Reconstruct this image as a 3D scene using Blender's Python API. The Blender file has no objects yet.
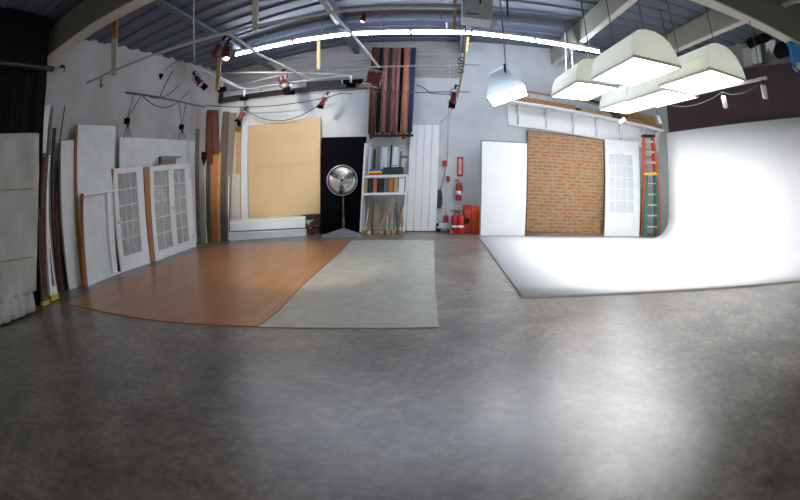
import bpy, math, random
from mathutils import Vector, Matrix
random.seed(7)
C = bpy.context.scene.collection
SC = bpy.context.scene
H = 1.55                                   # eye height above the floor

# ------------------------------------------------------------------ camera
YAW, PITCH, ROLL, F, K3 = -0.055552, -0.147027, 0.007595, 519.729, 0.138236
R1 = Matrix.Rotation(ROLL, 3, 'Y'); R2 = Matrix.Rotation(PITCH, 3, 'X'); R3 = Matrix.Rotation(-YAW, 3, 'Z')
RC = R3 @ R2 @ R1                           # columns: right, forward, up
cam = bpy.data.cameras.new('camera'); co = bpy.data.objects.new('camera', cam); C.objects.link(co)
rt, fw, up = RC.col[0], RC.col[1], RC.col[2]
m = Matrix(((rt[0], up[0], -fw[0], 0), (rt[1], up[1], -fw[1], 0), (rt[2], up[2], -fw[2], H), (0, 0, 0, 1)))
co.matrix_world = m
cam.type = 'PANO'; cam.panorama_type = 'FISHEYE_LENS_POLYNOMIAL'
cam.sensor_fit = 'HORIZONTAL'; cam.sensor_width = 36; cam.sensor_height = 22.5
cam.fisheye_fov = math.pi
MMP = 36 / 800
cam.fisheye_polynomial_k0 = 0
cam.fisheye_polynomial_k1 = -1 / F / MMP
cam.fisheye_polynomial_k2 = 0
cam.fisheye_polynomial_k3 = -K3 / (400 * MMP) ** 3
cam.fisheye_polynomial_k4 = 0
cam.clip_start = 0.05; cam.clip_end = 200
SC.camera = co

def at(x, y, X=None, Y=None, Z=None):
    """a measured direction in the photograph, met with a plane of the room: a point in metres"""
    u = x - 400; v = 250 - y; r = math.hypot(u, v) + 1e-9
    th = r / F + K3 * (r / 400) ** 3
    d = RC @ Vector((math.sin(th) * u / r, math.cos(th), math.sin(th) * v / r))
    t = X / d[0] if X is not None else Y / d[1] if Y is not None else (Z - H) / d[2]
    return d * t + Vector((0, 0, H))

# ------------------------------------------------------------------ materials
def lin(c): return tuple(((v / 255) / 12.92 if v / 255 <= .04045 else ((v / 255 + .055) / 1.055) ** 2.4) for v in c) + (1,)
MATS = {}
def mat(name, rgb, rough=.6, var=.12, scale=6, metal=0, bump=0, rgb2=None, stretch=(1, 1, 1), spec=.5, detail=4):
    if name in MATS: return MATS[name]
    m = bpy.data.materials.new(name); m.use_nodes = True; N = m.node_tree.nodes; Lk = m.node_tree.links
    b = N['Principled BSDF']; b.inputs['Roughness'].default_value = rough; b.inputs['Metallic'].default_value = metal
    b.inputs['Specular IOR Level'].default_value = spec
    c = lin(rgb); c2 = lin(rgb2) if rgb2 else tuple(max(0, v * (1 - var * 2)) for v in c[:3]) + (1,)
    tc = N.new('ShaderNodeTexCoord'); mp = N.new('ShaderNodeMapping'); mp.inputs['Scale'].default_value = stretch
    nz = N.new('ShaderNodeTexNoise'); nz.inputs['Scale'].default_value = scale; nz.inputs['Detail'].default_value = detail
    rp = N.new('ShaderNodeValToRGB'); rp.color_ramp.elements[0].position = .32; rp.color_ramp.elements[1].position = .68
    rp.color_ramp.elements[0].color = c2; rp.color_ramp.elements[1].color = c
    Lk.new(tc.outputs['Object'], mp.inputs['Vector']); Lk.new(mp.outputs[0], nz.inputs['Vector'])
    Lk.new(nz.outputs['Fac'], rp.inputs['Fac']); Lk.new(rp.outputs[0], b.inputs['Base Color'])
    if bump:
        bp = N.new('ShaderNodeBump'); bp.inputs['Strength'].default_value = bump; bp.inputs['Distance'].default_value = .02
        Lk.new(nz.outputs['Fac'], bp.inputs['Height']); Lk.new(bp.outputs[0], b.inputs['Normal'])
    MATS[name] = m; return m
def emis(name, rgb, s):
    m = bpy.data.materials.new(name); m.use_nodes = True; N = m.node_tree.nodes
    b = N['Principled BSDF']; b.inputs['Base Color'].default_value = lin(rgb)
    b.inputs['Emission Color'].default_value = lin(rgb); b.inputs['Emission Strength'].default_value = s
    MATS[name] = m; return m

def concrete():
    m = bpy.data.materials.new('polished_concrete'); m.use_nodes = True; N = m.node_tree.nodes; L = m.node_tree.links
    b = N['Principled BSDF']; tc = N.new('ShaderNodeTexCoord')
    def noise(s, d, ro=.6, st=(1, 1, 1)):
        mp = N.new('ShaderNodeMapping'); mp.inputs['Scale'].default_value = st
        n = N.new('ShaderNodeTexNoise'); n.inputs['Scale'].default_value = s; n.inputs['Detail'].default_value = d; n.inputs['Roughness'].default_value = ro
        L.new(tc.outputs['Object'], mp.inputs[0]); L.new(mp.outputs[0], n.inputs['Vector']); return n
    def ramp(src, p0, c0, p1, c1):
        r = N.new('ShaderNodeValToRGB'); e = r.color_ramp.elements
        e[0].position = p0; e[0].color = c0; e[1].position = p1; e[1].color = c1; L.new(src, r.inputs[0]); return r
    def mix(fac, a, c, mode='MIX'):
        x = N.new('ShaderNodeMixRGB'); x.blend_type = mode
        if isinstance(fac, float): x.inputs[0].default_value = fac
        else: L.new(fac, x.inputs[0])
        L.new(a, x.inputs[1]); L.new(c, x.inputs[2]) if not isinstance(c, tuple) else setattr(x.inputs[2], 'default_value', c); return x
    big = ramp(noise(.5, 6).outputs['Fac'], .3, lin((108, 101, 92)), .72, lin((134, 126, 115)))
    mid = ramp(noise(1.6, 8, .68).outputs['Fac'], .3, (.42, .40, .38, 1), .72, (1.5, 1.49, 1.46, 1))
    a = mix(1.0, big.outputs[0], mid.outputs[0], 'MULTIPLY')
    fine = ramp(noise(14, 5, .6).outputs['Fac'], .3, (.5, .5, .5, 1), .7, (1.4, 1.4, 1.4, 1))
    a = mix(1.0, a.outputs[0], fine.outputs[0], 'MULTIPLY')
    sc = ramp(noise(5, 6, .75, (1, 7, 1)).outputs['Fac'], .6, (0, 0, 0, 1), .78, (.75, .75, .75, 1))
    a = mix(sc.outputs[0], a.outputs[0], lin((158, 148, 136)))
    sc2 = ramp(noise(4.5, 6, .75, (8, 1, 1)).outputs['Fac'], .61, (0, 0, 0, 1), .78, (.75, .75, .75, 1))
    a = mix(sc2.outputs[0], a.outputs[0], lin((140, 132, 124)))
    L.new(a.outputs[0], b.inputs['Base Color'])
    rr = ramp(noise(1.2, 3).outputs['Fac'], .2, (.29, .29, .29, 1), .8, (.37, .37, .37, 1))
    L.new(rr.outputs[0], b.inputs['Roughness'])
    b.inputs['Specular IOR Level'].default_value = 1.15
    return m
def brickish(name, c1, c2, mortar, w, h, rot=(0, 0, 0), off=.5, msize=.01, rough=.5, tint=None, tscale=3, spec=.5, bump=.2):
    m = bpy.data.materials.new(name); m.use_nodes = True; N = m.node_tree.nodes; L = m.node_tree.links
    b = N['Principled BSDF']; tc = N.new('ShaderNodeTexCoord'); mp = N.new('ShaderNodeMapping'); mp.inputs['Rotation'].default_value = rot
    br = N.new('ShaderNodeTexBrick'); br.inputs['Scale'].default_value = 1; br.inputs['Brick Width'].default_value = w
    br.inputs['Row Height'].default_value = h; br.inputs['Mortar Size'].default_value = msize; br.offset = off
    br.inputs['Color1'].default_value = lin(c1); br.inputs['Color2'].default_value = lin(c2); br.inputs['Mortar'].default_value = lin(mortar)
    L.new(tc.outputs['Object'], mp.inputs[0]); L.new(mp.outputs[0], br.inputs['Vector'])
    out = br.outputs['Color']
    if tint:
        mp2 = N.new('ShaderNodeMapping'); mp2.inputs['Scale'].default_value = (1 / w, 1 / h, 0)
        L.new(mp.outputs[0], mp2.inputs[0])
        nz = N.new('ShaderNodeTexNoise'); nz.inputs['Scale'].default_value = tscale; nz.inputs['Detail'].default_value = 3
        L.new(mp2.outputs[0], nz.inputs['Vector'])
        rp = N.new('ShaderNodeValToRGB'); rp.color_ramp.elements[0].position = .47; rp.color_ramp.elements[1].position = .58
        L.new(nz.outputs['Fac'], rp.inputs[0]); mx = N.new('ShaderNodeMixRGB'); L.new(rp.outputs[0], mx.inputs[0])
        L.new(out, mx.inputs[1]); mx.inputs[2].default_value = lin(tint); out = mx.outputs[0]
    L.new(out, b.inputs['Base Color']); b.inputs['Roughness'].default_value = rough; b.inputs['Specular IOR Level'].default_value = spec
    bp = N.new('ShaderNodeBump'); bp.inputs['Strength'].default_value = bump; bp.inputs['Distance'].default_value = .01; bp.invert = True
    L.new(br.outputs['Fac'], bp.inputs['Height']); L.new(bp.outputs[0], b.inputs['Normal'])
    return m
def glass():
    m = bpy.data.materials.new('window_glass'); m.use_nodes = True; N = m.node_tree.nodes; L = m.node_tree.links
    b = N['Principled BSDF']; b.inputs['Roughness'].default_value = .08; b.inputs['Base Color'].default_value = (.8, .85, .88, 1)
    b.inputs['Alpha'].default_value = .22
    return m

M_CONC = concrete()
M_GLASS = glass()
M_WALL = mat('painted_block_wall', (203, 209, 211), .75, .04, 2.2, bump=.15, rgb2=(190, 196, 199))
M_WALLL = mat('painted_plaster_wall', (186, 186, 188), .8, .05, 1.1, bump=.15, rgb2=(170, 165, 162))
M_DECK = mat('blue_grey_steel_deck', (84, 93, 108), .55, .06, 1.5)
M_BEAMD = mat('dark_painted_girder', (120, 120, 112), .6, .1, 2)
M_BEAM = mat('cream_painted_timber', (168, 168, 152), .6, .06, 2)
M_FLANGE = mat('pale_flange', (205, 203, 190), .5, .05, 3)
M_CYC = mat('white_cove_paint', (243, 244, 246), .55, .01, 3, spec=.3)
M_MAROON = mat('maroon_wall_paint', (66, 46, 48), .7, .08, 1.5)
M_WHITE = mat('white_board_paint', (238, 241, 243), .5, .03, 2, bump=.03)
M_WHITE2 = mat('old_white_paint', (228, 234, 236), .55, .06, 3, bump=.04)
M_WHITE3 = mat('blue_white_paint', (206, 216, 228), .5, .04, 2)
M_EDGE = mat('raw_ply_edge', (176, 122, 66), .6, .2, 8, stretch=(1, 1, 6))
M_ORANGE_WOOD = mat('stained_orange_wood', (184, 122, 74), .5, .15, 5, stretch=(6, 6, 1))
M_BROWN = mat('weathered_brown_wood', (124, 92, 68), .75, .3, 5, stretch=(8, 8, 1), bump=.3)
M_DKBROWN = mat('dark_brown_wood', (66, 46, 38), .7, .3, 5, stretch=(8, 8, 1), bump=.3)
M_RUST = mat('red_brown_wood', (100, 54, 42), .7, .35, 4, stretch=(8, 8, 1), bump=.3)
M_GREYWOOD = mat('grey_barn_wood', (134, 126, 116), .8, .25, 5, stretch=(9, 9, 1), bump=.3)
M_GREYWOOD2 = mat('dark_grey_barn_wood', (98, 90, 80), .8, .3, 5, stretch=(9, 9, 1), bump=.3)
M_TAN = mat('tan_pine_wood', (188, 152, 104), .6, .15, 5, stretch=(9, 9, 1))
M_PALE = mat('pale_limed_wood', (186, 184, 174), .7, .1, 5, stretch=(9, 9, 1))
M_STRAP = mat('yellowed_wood', (196, 168, 104), .6, .15, 6)
M_BLACK = mat('black_cloth', (17, 18, 22), .9, .2, 4, spec=.2)
M_BLACKP = mat('black_flat_paint', (11, 10, 16), .95, .15, 3, spec=.08)
M_DARK = mat('dark_metal', (38, 38, 42), .5, .1, 6, metal=.4)
M_STEEL = mat('galvanised_pipe', (206, 212, 214), .4, .05, 8, metal=.2)
M_PIPED = mat('tarnished_pipe', (104, 98, 90), .5, .2, 9, metal=.4)
M_CABLE = mat('dark_cable', (56, 56, 60), .6, .1, 9)
M_CABLEW = mat('pale_cable', (170, 172, 176), .6, .1, 9)
M_QUILT = mat('grey_canvas_quilt', (196, 197, 192), .95, .14, 2.2, bump=.5, spec=.1)
M_RED = mat('red_paint', (188, 36, 34), .4, .08, 6)
M_DKRED = mat('red_lamp_enamel', (112, 30, 28), .35, .15, 9)
M_ORANGE = mat('orange_plastic', (238, 98, 26), .45, .06, 6)
M_ORANGEF = mat('orange_fibreglass', (224, 96, 52), .5, .08, 6)
M_GREENF = mat('green_fibreglass', (48, 118, 98), .5, .08, 6)
M_YELLOW = mat('yellow_plastic', (232, 200, 40), .45, .06, 6)
M_BLUE = mat('blue_plastic', (44, 134, 206), .5, .08, 6)
M_NAVY = mat('navy_paper', (40, 50, 96), .8, .08, 6)
M_ALU = mat('aluminium', (196, 200, 204), .3, .05, 9, metal=.8)
M_HOOD = mat('white_hood_cloth', (226, 228, 219), .7, .04, 3)
M_HOODB = mat('pale_blue_hood_cloth', (206, 216, 226), .7, .05, 3)
for m_ in (M_HOOD, M_HOODB):
    N_ = m_.node_tree.nodes; tr = N_.new('ShaderNodeBsdfTranslucent'); tr.inputs[0].default_value = N_['Color Ramp'].color_ramp.elements[1].color
    mx_ = N_.new('ShaderNodeMixShader'); mx_.inputs[0].default_value = .035 if m_ is M_HOOD else .16
    m_.node_tree.links.new(N_['Principled BSDF'].outputs[0], mx_.inputs[1]); m_.node_tree.links.new(tr.outputs[0], mx_.inputs[2])
    m_.node_tree.links.new(mx_.outputs[0], N_['Material Output'].inputs[0])
M_SPOTW = mat('white_enamel', (232, 232, 232), .4, .03, 5)
M_SOFT = emis('lit_diffuser', (252, 253, 255), 5.4)
M_TUBE = emis('lit_fluorescent_tube', (222, 230, 250), 34.0)
M_BULB = emis('lit_bulb', (255, 236, 214), 40.0)
M_GOLD = brickish('golden_tile_panel', (192, 168, 130), (190, 166, 128), (186, 162, 124), .36, .30, (math.radians(90), 0, 0), 0, .006, .55, bump=0)
M_BRICK = brickish('brick_veneer', (160, 92, 66), (132, 106, 78), (168, 146, 114), .30, .1, (math.radians(90), 0, 0), .5, .011, .7, tint=(164, 132, 92), tscale=1.5)
M_LAM = brickish('oak_laminate', (182, 128, 86), (162, 108, 68), (112, 76, 50), 1.2, .13, (0, 0, math.radians(90)), .37, .0025, .29, tint=(176, 122, 82), tscale=1.0, bump=.02)
M_GREYF = mat('pale_grey_screed', (186, 188, 176), .4, .1, 5, rgb2=(164, 167, 156), detail=8)

# ------------------------------------------------------------------ mesh helpers
class MB:
    def __init__(s): s.v = []; s.f = []; s.sm = []
    def add(s, vs, fs, smooth=False):
        o = len(s.v); s.v += [Vector(v) for v in vs]; s.f += [tuple(i + o for i in f) for f in fs]; s.sm += [smooth] * len(fs); return s
    def hexa(s, p):      # 8 points: 0-3 one face, 4-7 the opposite
        return s.add(p, [(0, 3, 2, 1), (4, 5, 6, 7), (0, 1, 5, 4), (1, 2, 6, 5), (2, 3, 7, 6), (3, 0, 4, 7)])
    def box(s, c, d, M=None):
        x, y, z = [q / 2 for q in d]; c = Vector(c)
        p = [Vector(q) for q in ((-x, -y, -z), (x, -y, -z), (x, y, -z), (-x, y, -z), (-x, -y, z), (x, -y, z), (x, y, z), (-x, y, z))]
        if M: p = [M @ q for q in p]
        return s.hexa([q + c for q in p])
    def ubox(s, f, u0, u1, v0, v1, d0, d1):
        return s.hexa([f(u0, v0, d0), f(u1, v0, d0), f(u1, v1, d0), f(u0, v1, d0), f(u0, v0, d1), f(u1, v0, d1), f(u1, v1, d1), f(u0, v1, d1)])
    def tube(s, pts, r, n=8, r1=None):
        pts = [Vector(p) for p in pts]; rings = []; L = len(pts)
        t0 = (pts[1] - pts[0]).normalized(); a = t0.orthogonal().normalized()
        for i, p in enumerate(pts):
            t = (pts[min(i + 1, L - 1)] - pts[max(i - 1, 0)]).normalized()
            a = (a - t * a.dot(t)).normalized(); b = t.cross(a)
            rr = r if r1 is None else r + (r1 - r) * i / (L - 1)
            rings.append([p + (a * math.cos(q) + b * math.sin(q)) * rr for q in [2 * math.pi * k / n for k in range(n)]])
        o = len(s.v); s.v += [v for rg in rings for v in rg]
        for i in range(L - 1):
            for k in range(n):
                s.f.append((o + i * n + k, o + i * n + (k + 1) % n, o + (i + 1) * n + (k + 1) % n, o + (i + 1) * n + k)); s.sm.append(n > 4)
        s.f.append(tuple(o + k for k in reversed(range(n)))); s.f.append(tuple(o + (L - 1) * n + k for k in range(n))); s.sm += [False, False]
        return s
    def lathe(s, prof, M, n=20):     # prof [(r,z)], around local z
        o = len(s.v); L = len(prof)
        for r, z in prof:
            for k in range(n):
                q = 2 * math.pi * k / n; s.v.append(M @ Vector((r * math.cos(q), r * math.sin(q), z)))
        for i in range(L - 1):
            for k in range(n):
                s.f.append((o + i * n + k, o + i * n + (k + 1) % n, o + (i + 1) * n + (k + 1) % n, o + (i + 1) * n + k)); s.sm.append(True)
        if prof[0][0] > 1e-4: s.f.append(tuple(o + k for k in reversed(range(n)))); s.sm.append(False)
        if prof[-1][0] > 1e-4: s.f.append(tuple(o + (L - 1) * n + k for k in range(n))); s.sm.append(False)
        return s
    def sheet(s, g, th, nrm):        # grid of points given a thickness
        R, Cn = len(g), len(g[0]); nrm = Vector(nrm) * th
        o = len(s.v); s.v += [Vector(p) for r in g for p in r] + [Vector(p) + nrm for r in g for p in r]; q = R * Cn
        for i in range(R - 1):
            for k in range(Cn - 1):
                a = o + i * Cn + k
                s.f += [(a, a + 1, a + Cn + 1, a + Cn), (a + q, a + q + Cn, a + q + Cn + 1, a + q + 1)]; s.sm += [True, True]
        ed = [k for k in range(Cn)] + [(i + 1) * Cn - 1 for i in range(1, R)] + [(R - 1) * Cn + k for k in range(Cn - 2, -1, -1)] + [i * Cn for i in range(R - 2, 0, -1)]
        for i in range(len(ed)):
            a, b = o + ed[i], o + ed[(i + 1) % len(ed)]; s.f.append((a, a + q, b + q, b)); s.sm.append(False)
        return s

def qmap(TL, TR, BR, BL):
    """u across, v up, d towards the viewer, on a quad standing in the room"""
    n = ((TR - TL) + (BR - BL)).cross((BL - TL) + (BR - TR)).normalized()
    c = (TL + TR + BR + BL) / 4
    if n.dot(Vector((0, 0, H)) - c) < 0: n = -n
    return lambda u, v, d=0: (BL * (1 - u) + BR * u) * (1 - v) + (TL * (1 - u) + TR * u) * v + n * d

def tag(o, label, cat, group=None, kind=None):
    if label: o['label'] = label
    if cat: o['category'] = cat
    if group: o['group'] = group
    if kind: o['kind'] = kind
    return o
def obj(name, mb, ma, parent=None, bevel=0, org=None):
    """one mesh object; vertices are given in world space (or the parent's local space when the parent is a local template)"""
    local = parent is not None and parent.get('_loc')
    if parent is None:
        if org is None:
            xs = [v[0] for v in mb.v]; ys = [v[1] for v in mb.v]; zs = [v[2] for v in mb.v]
            org = Vector(((min(xs) + max(xs)) / 2, (min(ys) + max(ys)) / 2, min(zs)))
        o_ = Vector(org)
    elif local: o_ = Vector((0, 0, 0))
    else: o_ = wloc(parent)
    me = bpy.data.meshes.new(name); me.from_pydata([tuple(v - o_) for v in mb.v], [], mb.f); me.update()
    me.polygons.foreach_set('use_smooth', mb.sm)
    import bmesh
    bm = bmesh.new(); bm.from_mesh(me); bmesh.ops.recalc_face_normals(bm, faces=bm.faces); bm.to_mesh(me); bm.free()
    me.materials.append(ma)
    o = bpy.data.objects.new(name, me); C.objects.link(o)
    if parent is None: o.location = o_
    else: o.parent = parent
    if bevel:
        b = o.modifiers.new('edge', 'BEVEL'); b.width = bevel; b.segments = 2; b.limit_method = 'ANGLE'
    return o
def wloc(o):
    v = Vector(o.location); p = o.parent
    while p: v += Vector(p.location); p = p.parent
    return v
def empty(name, loc, label, cat, group=None, local=False, kind=None):
    o = bpy.data.objects.new(name, None); C.objects.link(o); o.location = loc; o.empty_display_size = .1
    tag(o, label, cat, group, kind)
    if local: o['_loc'] = 1
    return o
def copy_tree(o, parent=None):
    c = o.copy(); C.objects.link(c); c.parent = parent
    for ch in list(o.children): copy_tree(ch, c)
    return c
def struct(name, mb, ma): return tag(obj(name, mb, ma), None, None, kind='structure')

# plane specs in short form: (px, py, axis, value)
def pt(q): return at(q[0], q[1], **{q[2]: q[3]})
def quad(TL, TR, BR, BL, planar=False):
    a, b, c, d = pt(TL), pt(TR), pt(BR), pt(BL)
    if planar:
        n = (b - a).cross(d - a); e = Vector((0, 0, H)); r = c - e; c = e + r * (n.dot(a - e) / n.dot(r))
    return qmap(a, b, c, d)
def board(name, q, th, ma, label, cat, group=None, bevel=.004):
    f = quad(*q); o = obj(name, MB().ubox(f, 0, 1, 0, 1, -th, 0), ma, bevel=bevel); return tag(o, label, cat, group)

# ------------------------------------------------------------------ setting
XL, YB = -6.2, 14.0
struct('floor', MB().box((1.2, 5.2, -.05), (15.6, 18.2, .1)), M_CONC)
struct('rear_light_baffle', MB().box((1.2, -3.9, 4.35), (15.6, .2, 2.3)), M_WALL)  # unseen, added to shade girder and roof; world light enters below it
struct('wall_left', MB().box((XL - .1, 5.2, 2.6), (.2, 18.2, 5.2)), M_WALLL)
struct('wall_back', MB().box((1.2, YB + .1, 2.8), (15.6, .2, 5.6)), M_WALL)
g = []; z = 4.32
while z < 5.5: g += [[(x, YB - .005 - d, min(z + h_, 5.5)) for x in (XL, 1.0)] for h_, d in ((0, .02), (.05, .02), (.07, .045), (.13, .045), (.15, .02))]; z += .17
mb = MB().sheet(g, .015, (0, 1, 0))
for i in range(len(mb.sm)): mb.sm[i] = False
struct('wall_back_upper', mb, mat('grey_corrugated_siding', (158, 156, 154), .65, .08, 1.4))
# ceiling deck, ribs across the room
def deck_z(x, y):
    e = 4.52 + max(-.3, min(.4, (y - 6.2) * .062))
    t = max(0, min(1, (x - XL) / (-2.0 - XL))); return e + (5.45 - e) * t
mb = MB(); g = []
ys = []; y = -3.8
while y < 14.05: ys += [(y, 0), (y + .22, 0), (y + .27, .045), (y + .49, .045), (y + .54, 0)]; y += .6
for yy, dz in ys: g.append([(x, min(yy, 14.05), deck_z(x, yy) + dz) for x in (-6.25, -5.2, -4.1, -3, -2, 0, 3, 6, 8.95)])
mb.sheet(g, .03, (0, 0, 1))
for i in range(len(mb.sm)): mb.sm[i] = False
struct('ceiling', mb, M_DECK)

# big girder across the room, purlins running to the back
bot = [(-6.2, 3.84), (-5.85, 3.9), (-4.75, 4.12), (-3.7, 4.26), (-2, 4.32), (3, 4.3), (8.9, 4.3)]
mb = MB()
for (x0, z0), (x1, z1) in zip(bot, bot[1:]):
    zt0, zt1 = deck_z(x0, 5.3) - .005, deck_z(x1, 5.3) - .005
    mb.hexa([(x0, 5.03, z0), (x1, 5.03, z1), (x1, 5.2, z1), (x0, 5.2, z0), (x0, 5.03, zt0), (x1, 5.03, zt1), (x1, 5.2, zt1), (x0, 5.2, zt0)])
gd = tag(obj('roof_girder', mb, mat('girder_paint', (102, 102, 92), .6, .06, 2)), None, None, kind='structure')
mb = MB()
for (x0, z0), (x1, z1) in zip(bot, bot[1:]):
    mb.hexa([(x0, 4.97, z0 - .03), (x1, 4.97, z1 - .03), (x1, 5.26, z1 - .03), (x0, 5.26, z0 - .03), (x0, 4.97, z0), (x1, 4.97, z1), (x1, 5.26, z1), (x0, 5.26, z0)])
obj('flange', mb, M_FLANGE, gd)
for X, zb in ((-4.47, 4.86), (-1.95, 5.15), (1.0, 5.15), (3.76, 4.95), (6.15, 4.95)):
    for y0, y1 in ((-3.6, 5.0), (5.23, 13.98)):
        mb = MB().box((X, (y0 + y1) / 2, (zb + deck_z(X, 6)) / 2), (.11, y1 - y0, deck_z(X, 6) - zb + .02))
        pr = tag(obj('roof_purlin', mb, M_BEAM if X > 3 else M_DECK), None, None, kind='structure')  # dimness of the left roof put into the colour: deck tone there, cream right
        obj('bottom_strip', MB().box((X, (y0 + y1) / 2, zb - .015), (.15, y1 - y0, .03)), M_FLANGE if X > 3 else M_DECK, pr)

# right wall: maroon up to the ledge, pale above; the white cove stands before it
def wx(y): return 6.95 + (12.57 - y) * .2
mb = MB()
p = [(wx(12.6) + .12, 12.6), (wx(-3.6) + .12, -3.6)]
def wallstrip(z0, z1, th=.12, off=0):
    return MB().hexa([(p[0][0] + off, p[0][1], z0), (p[1][0] + off, p[1][1], z0), (p[1][0] + th + off, p[1][1], z0), (p[0][0] + th + off, p[0][1], z0),
                      (p[0][0] + off, p[0][1], z1), (p[1][0] + off, p[1][1], z1), (p[1][0] + th + off, p[1][1], z1), (p[0][0] + th + off, p[0][1], z1)])
struct('wall_right', wallstrip(0, 4.62), M_MAROON)
struct('trim_1', wallstrip(4.62, 4.66, .5), M_DKBROWN)
struct('wall_right_upper', wallstrip(4.66, 5.5, .12, .38), M_WALLL)
struct('wall_right_return', MB().box((8.35, 13.3, 2.7), (.12, 1.4, 5.4)), M_WALL)

# ------------------------------------------------------------------ floor finishes
def floorpatch(name, px, th, ma, label, cat):
    pts = [at(x, y, Z=th) for x, y in px]; n = len(pts)
    mb = MB(); mb.add([(q[0], q[1], .001) for q in pts] + [(q[0], q[1], th) for q in pts],
                      [tuple(range(n))[::-1], tuple(range(n, 2 * n))] + [(i, (i + 1) % n, n + (i + 1) % n, n + i) for i in range(n)])
    return tag(obj(name, mb, ma, org=(0, 0, 0)), label, cat)
floorpatch('wood_floor_panel', [(64, 303), (100, 310.5), (120, 314.5), (140, 317.8), (160, 320.5), (200, 323.7), (257.5, 326), (280, 309), (302, 285), (320, 269.2), (339.5, 252.3), (349.5, 240.2), (300, 241.5), (229, 244.5), (205, 248.5), (180, 257.5), (150, 268), (120, 280), (88, 293.5)], .012, M_LAM,
           'glossy orange-brown wood plank flooring laid on the concrete at the left', 'wooden flooring')
floorpatch('grey_floor_panel', [(258.5, 326.5), (300, 327.3), (350, 327.5), (400, 327.5), (438.5, 326.7), (437, 308), (435.2, 290), (434.4, 260), (433.8, 240.4), (390, 239.9), (351, 240.2), (340.5, 252.3), (321, 269.2), (303, 285.3), (281, 309.3)], .012, M_GREYF,
           'pale grey rectangular floor panel between the wood flooring and bare concrete', 'floor panel')

# ------------------------------------------------------------------ white infinity cove
def cove():
    ys = [12.57 - i * (12.57 - 6.28) / 10 for i in range(11)]
    secs = []
    for i, y in enumerate(ys):
        t = (12.57 - y) / (12.57 - 6.28)
        XW = wx(y); r = .6
        xl = at(481.5, 240.2, Z=.03)[0] * (1 - t) + at(522, 295.5, Z=.03)[0] * t
        top = 3.07 + .33 * t
        prof = [(xl, .03), (xl + 1.5, .03), (xl + 3.5, .03), (XW - r - .3, .03)]
        for k in range(9):
            a = math.pi / 2 * k / 8; prof.append((XW - r + r * math.sin(a), .03 + r - r * math.cos(a)))
        prof += [(XW, 1.6), (XW, top)]
        secs.append([(x, y, z) for x, z in prof])
    mb = MB(); R, n = len(secs), len(secs[0])
    th = []
    for s_ in secs:
        y = s_[0][1]; XW = wx(y) + .09
        th.append([(s_[k][0], y, .001) if k < 8 else (XW, y, s_[k][2]) for k in range(n)])
    vs = [p for s_ in secs for p in s_] + [p for s_ in th for p in s_]; q = R * n; fs = []; sm = []
    for i in range(R - 1):
        for k in range(n - 1):
            a = i * n + k; fs += [(a, a + 1, a + n + 1, a + n), (q + a, q + a + n, q + a + n + 1, q + a + 1)]; sm += [True, False]
    for k in range(n - 1):
        fs += [(k, q + k, q + k + 1, k + 1), ((R - 1) * n + k, (R - 1) * n + k + 1, q + (R - 1) * n + k + 1, q + (R - 1) * n + k)]; sm += [False, False]
    for i in range(R - 1):
        fs += [(i * n, (i + 1) * n, q + (i + 1) * n, q + i * n), (i * n + n - 1, q + i * n + n - 1, q + (i + 1) * n + n - 1, (i + 1) * n + n - 1)]; sm += [False, False]
    mb.add(vs, fs); mb.sm = sm
    return mb
tag(obj('cyclorama', cove(), M_CYC), 'white seamless cove curving from the bright floor up the right wall', 'photo backdrop')

# ------------------------------------------------------------------ left: curtains and quilt
def drape(p0, p1, z0, z1, amp, waves, cols, rows=8, bell=0, seed=1, sag=0, ends=None):
    rnd = random.Random(seed); p0 = Vector(p0); p1 = Vector(p1); d = p1 - p0; n = Vector((d[1], -d[0], 0)).normalized(); g = []
    ph = [rnd.uniform(0, 6.28) for _ in range(4)]
    for i in range(rows + 1):
        v = i / rows; row = []
        if ends:
            q = v * (len(ends) - 1); j = min(len(ends) - 2, int(q)); d = Vector((ends[j][0] + (ends[j + 1][0] - ends[j][0]) * (q - j), ends[j][1] + (ends[j + 1][1] - ends[j][1]) * (q - j), 0)) - p0
        for k in range(cols + 1):
            u = k / cols
            w = math.sin(u * waves * 6.283 + ph[0]) * .6 + math.sin(u * waves * 2.3 * 6.283 + ph[1] + v) * .3 + math.sin(u * waves * .6 * 6.283 + ph[2] + 2 * v) * .4
            z = z1 + (z0 - z1) * v + (sag * math.sin(u * 3.1416) * (1 if i == 0 else 0))
            row.append(p0 + d * u + n * (w * amp * (.5 + .5 * v) + bell * v) + Vector((0, 0, z)))
        g.append(row)
    return g, n
en = [at(43, 50, X=-5.66), at(42, 120, X=-5.66), at(42, 180, X=-5.64), at(42, 240, X=-5.62), at(42, 311, X=-5.6)]
g, n = drape((-5.86, .3, 0), en[0], .02, 4.5, .035, 14, 160, 12, seed=2, ends=en)
tag(obj('black_curtain', MB().sheet(g, .012, -n), M_BLACK), 'tall black curtain filling the far left edge behind the grey quilt', 'curtain')
g, n = drape((-6.02, 4.9, 0), at(53, 80, X=-5.98), 3.14, 4.5, .02, 3, 24, 6, seed=3)
tag(obj('black_curtain', MB().sheet(g, .012, -n), M_BLACK), 'short narrow black curtain leg beside the left wall above the leaning boards', 'curtain')
mb = MB().tube([(-5.50, .2, 3.45), (-5.56, 4.98, 3.60)], .05, 8)
tag(obj('curtain_rail', mb, M_DARK), 'dark horizontal rail crossing the black curtain at the far left', 'rail')

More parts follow.
